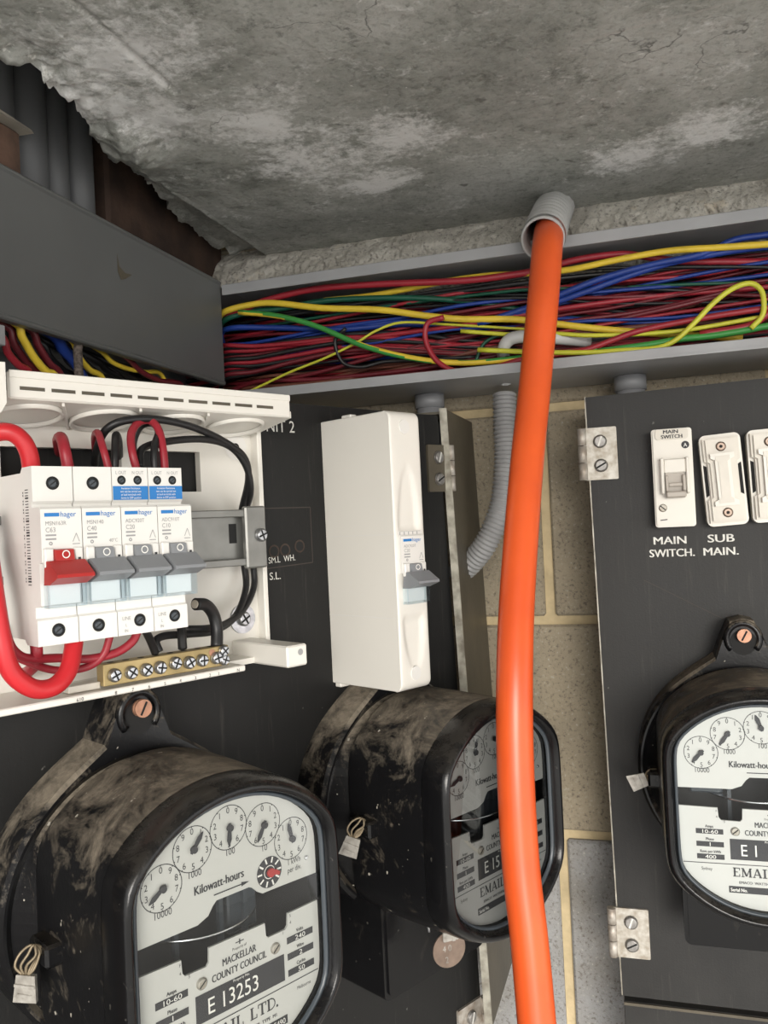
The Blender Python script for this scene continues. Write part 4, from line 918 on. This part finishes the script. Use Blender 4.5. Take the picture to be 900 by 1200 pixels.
# ================================================================== CABLES
def cable(pts, r, colr, label, group=None, stripe=None, name='cable', n=8, sub=5):
    mb = MB(); mb.tube(smooth_path(pts, sub), r, n, stripe=stripe)
    mats = ['cable '+colr] if not stripe else ['cable '+colr, 'cable yellow']
    return solo(name, mb, mats, label, 'cable', group)
def cy(pts, Y0, Y1=None):
    Y1 = Y0 if Y1 is None else Y1; n = len(pts)-1
    return [at_y(x, y, Y0+(Y1-Y0)*i/n) for i, (x, y) in enumerate(pts)]
def start(z, Y): return [Vector((-.43, Y+.035, z)), Vector((-.385, Y+.015, z))]
GT = 'single cables standing out in the trunking'
cable(cy([(240, 372), (285, 362), (308, 353), (367, 339), (444, 333), (542, 329), (600, 322), (628, 317), (678, 304), (725, 298), (752, 300), (800, 306), (900, 307), (960, 308)], .706, .725), .0030, 'red', 'thickest red cable along the top of the trunking', GT, name='red_cable')
cable(start(.197, .703)+cy([(262, 366), (289, 358), (320, 355), (378, 361), (444, 363), (499, 370), (542, 374), (600, 374), (640, 378), (680, 383), (730, 388), (790, 392), (870, 396)], .703, .722), .0030, 'yellow', 'yellow cable crossing the middle of the trunking from left cover end', GT, name='yellow_cable')
cable(cy([(380, 352), (430, 347), (470, 340), (520, 330), (570, 323), (608, 321), (667, 316), (725, 304), (783, 294), (842, 290), (900, 286), (960, 280)], .730, .701), .0027, 'yellow', 'yellow cable climbing to upper right end of the trunking', GT, name='yellow_cable')
cable(cy([(560, 380), (620, 360), (654, 346), (706, 326), (764, 310), (822, 298), (861, 281), (900, 275), (960, 266)], .715, .706), .0027, 'blue', 'upper blue cable rising to the right above its twin', GT, name='blue_cable')
cable(cy([(600, 372), (680, 344), (740, 322), (790, 307), (830, 299), (880, 291), (960, 284)], .716, .708), .0026, 'blue', 'lower blue cable rising to the right just under its twin', GT, name='blue_cable')
cable(start(.184, .708)+cy([(262, 376), (293, 366), (328, 362), (386, 352), (464, 349), (522, 351), (569, 356), (610, 363), (660, 372), (720, 378), (800, 376), (940, 380)], .708, .735), .0026, 'dark green', 'dark green cable bowing just below the thick red cable', GT, name='green_cable')
cable(cy([(280, 366), (316, 369), (347, 375), (378, 385), (417, 402), (452, 413), (491, 421), (530, 425), (570, 424), (640, 416), (700, 410)], .7005, .703), .0025, 'green', 'green and yellow cable slanting down across the left half of trunking', GT, .25, 'earth_cable', 10)
cable(cy([(560, 410), (640, 413), (694, 413), (725, 411), (768, 408), (791, 399), (814, 378), (834, 357), (857, 339), (878, 332), (891, 339), (895, 353), (893, 370), (880, 385)], .700, .699), .0021, 'lime', 'yellow green cable looping up at the right end of trunking', GT, name='earth_cable', n=10)
cable(cy([(700, 412), (760, 404), (799, 397), (830, 394), (869, 388), (900, 382), (960, 374)], .704, .702), .0027, 'green', 'bright green cable along the bottom lip at the right end', GT, name='green_cable')
cable(cy([(540, 388), (600, 392), (651, 391), (686, 393), (737, 392), (783, 389), (822, 384), (900, 370), (960, 360)], .706, .704), .0018, 'lime', 'thin yellow green cable running straight beneath the loop', GT, name='earth_cable')
cable(cy([(520, 372), (502, 378), (498, 392), (502, 408), (513, 424), (530, 434), (552, 437), (580, 431), (612, 421), (647, 416), (686, 410), (717, 399), (752, 387), (822, 373), (900, 361), (960, 354)], .698, .704), .0024, 'red', 'red cable sagging in a loop onto the bottom lip', GT, name='red_cable')
cable(cy([(405, 385), (393, 398), (396, 415), (405, 427), (425, 430), (450, 424), (490, 422), (560, 418)], .704, .72), .0018, 'black', 'black cable curled in a small hook above the bottom lip', GT, name='black_cable')
cable(start(.172, .722)+cy([(262, 387), (320, 384), (400, 386), (470, 380), (540, 384), (620, 392), (720, 396), (860, 402)], .709, .745), .0027, 'blue', 'blue cable low at the left end of trunking', GT, name='blue_cable')
cable(cy([(556, 428), (566, 404), (582, 394), (600, 392)], .716), .0016, 'dark green', 'small dark green loop beside the pale elbow', GT, name='green_cable')
cable(cy([(820, 392), (870, 384), (886, 378), (905, 366), (960, 350)], .704), .0030, 'red', 'short thick red cable end at the far right of trunking', GT, name='red_cable')
cable(cy([(250, 478), (300, 455), (340, 436), (380, 420), (417, 402), (440, 388), (470, 378), (520, 380), (620, 386)], .703, .715), .0012, 'lime', 'thin striped cable climbing from bottom left across red bundle', GT, name='earth_cable')
rnd = random.Random(11)
LAB = {'red': 'plain red cable in the crowded bundle at the back of trunking', 'black': 'plain black cable in the crowded bundle at the back of trunking', 'dark red': 'dull dark red cable in the crowded bundle at the back of trunking', 'blue': 'blue cable buried in the crowded bundle at the back of trunking', 'lime': 'thin yellow green cable buried in the bundle at the back of trunking', 'brown': 'brown cable buried in the crowded bundle at the back of trunking', 'dark green': 'dark green cable buried in the bundle at the back of trunking', 'yellow': 'yellow cable buried in the crowded bundle at the back of trunking'}
def zone(z, fr):
    if z < .150: return rnd.choice(['red', 'red', 'black', 'red', 'dark red', 'brown'])
    if z < .170: return rnd.choice(['red', 'red', 'black', 'blue', 'black', 'dark red'])
    return rnd.choice(['black', 'black', 'black', 'red', 'blue', 'dark red', 'black', 'dark green', 'black', 'red', 'black', 'blue', 'red', 'dark red', 'black', 'brown', 'black', 'lime'])
for i in range(150):
    fr = (i % 8)/7; z0 = .125+.083*((i*.618) % 1); Y = .722+.062*fr+rnd.uniform(-.004, .004)
    c = zone(z0, fr)
    if c == 'yellow' and rnd.random() < .5: c = 'black'
    z1 = .128+.080*((i*.618*1.7+.3) % 1); pts = start(z0, Y); x = -.34; ph = rnd.uniform(0, 6); am = rnd.uniform(.002, .006)
    while x < .46:
        s_ = (x+.34)/.8; sm = s_*s_*(3-2*s_)
        pts.append(Vector((x, Y+rnd.uniform(-.004, .004), min(.211, max(.1225, z0+(z1-z0)*sm+am*math.sin(ph+x*14)+rnd.uniform(-.002, .002)))))); x += rnd.uniform(.05, .085)
    cable(pts, rnd.choice([.0015, .0017, .0019, .0022]), c, LAB[c], c+' cables bundled in the trunking', name=c.replace(' ', '_')+'_cable', n=7, sub=4)
# cables that turn from the bundle down into the bottom left corner
for i in range(12):
    c = ['red', 'black', 'red', 'black', 'dark red', 'black'][i % 6]; k = rnd.uniform(-14, 14)
    pts = cy([(262, 405+i*3.6), (300, 404+i*3.2+k*.15), (350, 398+i*2.6+k*.3), (410, 392+i*2+k*.3), (480, 392+i*2.2+k*.5), (540, 400+i*1.6+k*.4), (620, 402+i*1.2+k*.3), (760, 396+k*.6), (960, 372+k)], .709+.0022*(i % 5), .73)
    cable(start(.172-.0042*i, .711)+pts, .0021, c, 'cable fanning from the lower left end along the front of the bundle', 'front fan of '+c+' cables', name=c.replace(' ', '_')+'_cable', n=8)
for o in col.objects:
    if o.get('group', '').startswith('front fan of '): o['label'] = o['group'][13:-1]+' fanning along the bundle front at the left end of trunking'
# cables hanging out of the side trunking
def cs(pts, X): return [at_x(x, y, X) for x, y in pts]
GS = 'cables dropping out below the side trunking cover'
def drop(pts, X, r, c, lb, nm, mt=None):
    p0 = at_x(*pts[0], X); P_ = [p0+Vector((-.03, -.05, .012)), p0+Vector((-.012, -.018, .008))]+cs(pts, X); e = P_[-1]
    P_ += [e+Vector((.0, .012, -.03)), e+Vector((-.005, .016, -.07))]
    o = cable(P_, r, c, lb, GS, name=nm, n=10)
    if mt: o.data.materials[0] = MATS[mt]
    return o
drop([(0, 393), (9, 413), (22, 428), (36, 440)], -.372, .0024, 'red', 'red cable dropping below the cover, nearest the photo\'s left edge', 'red_cable')
drop([(19, 379), (26, 395), (40, 419), (54, 435), (66, 444)], -.371, .0026, 'yellow', 'yellow cable dropping below the cover, left of the braided cord', 'yellow_cable')
drop([(36, 386), (44, 404), (58, 426), (72, 442)], -.376, .0026, 'dark red', 'dull red cable dropping below cover, right of the leftmost yellow', 'red_cable')
drop([(10, 384), (16, 402), (32, 425), (48, 442)], -.378, .0024, 'dark red', 'dull red cable squeezed between bright red and yellow drop cables', 'red_cable')
drop([(62, 392), (74, 409), (86, 422), (96, 440)], -.380, .0040, 'blue', 'thick blue cable dropping behind the braided cord', 'blue_cable')
drop([(88, 398), (91, 412), (92, 428), (94, 446)], -.368, .0031, 'brown', 'frayed braided cord dropping below the cover', 'braided_cord', 'cord')
drop([(82, 397), (93, 419), (106, 434), (121, 445)], -.373, .0022, 'yellow', 'yellow cable dropping just right of the braided cord', 'yellow_cable')
drop([(116, 410), (131, 424), (149, 432), (170, 436), (190, 440)], -.376, .0018, 'yellow', 'thin yellow cable lying flat below the cover', 'yellow_cable')
drop([(147, 418), (165, 435), (187, 446), (214, 453)], -.374, .0022, 'dark red', 'dull red cable lying flat under the cover\'s right half', 'red_cable')
for i in range(9):
    x = 4+i*22; drop([(x, 388+i*7), (x+10, 408+i*5), (x+26, 428+i*3), (x+46, 444+i*2)], -.386-.002*(i % 3), .0026, 'black', 'black cable in the dark bunch under the side trunking cover', 'black_cable')
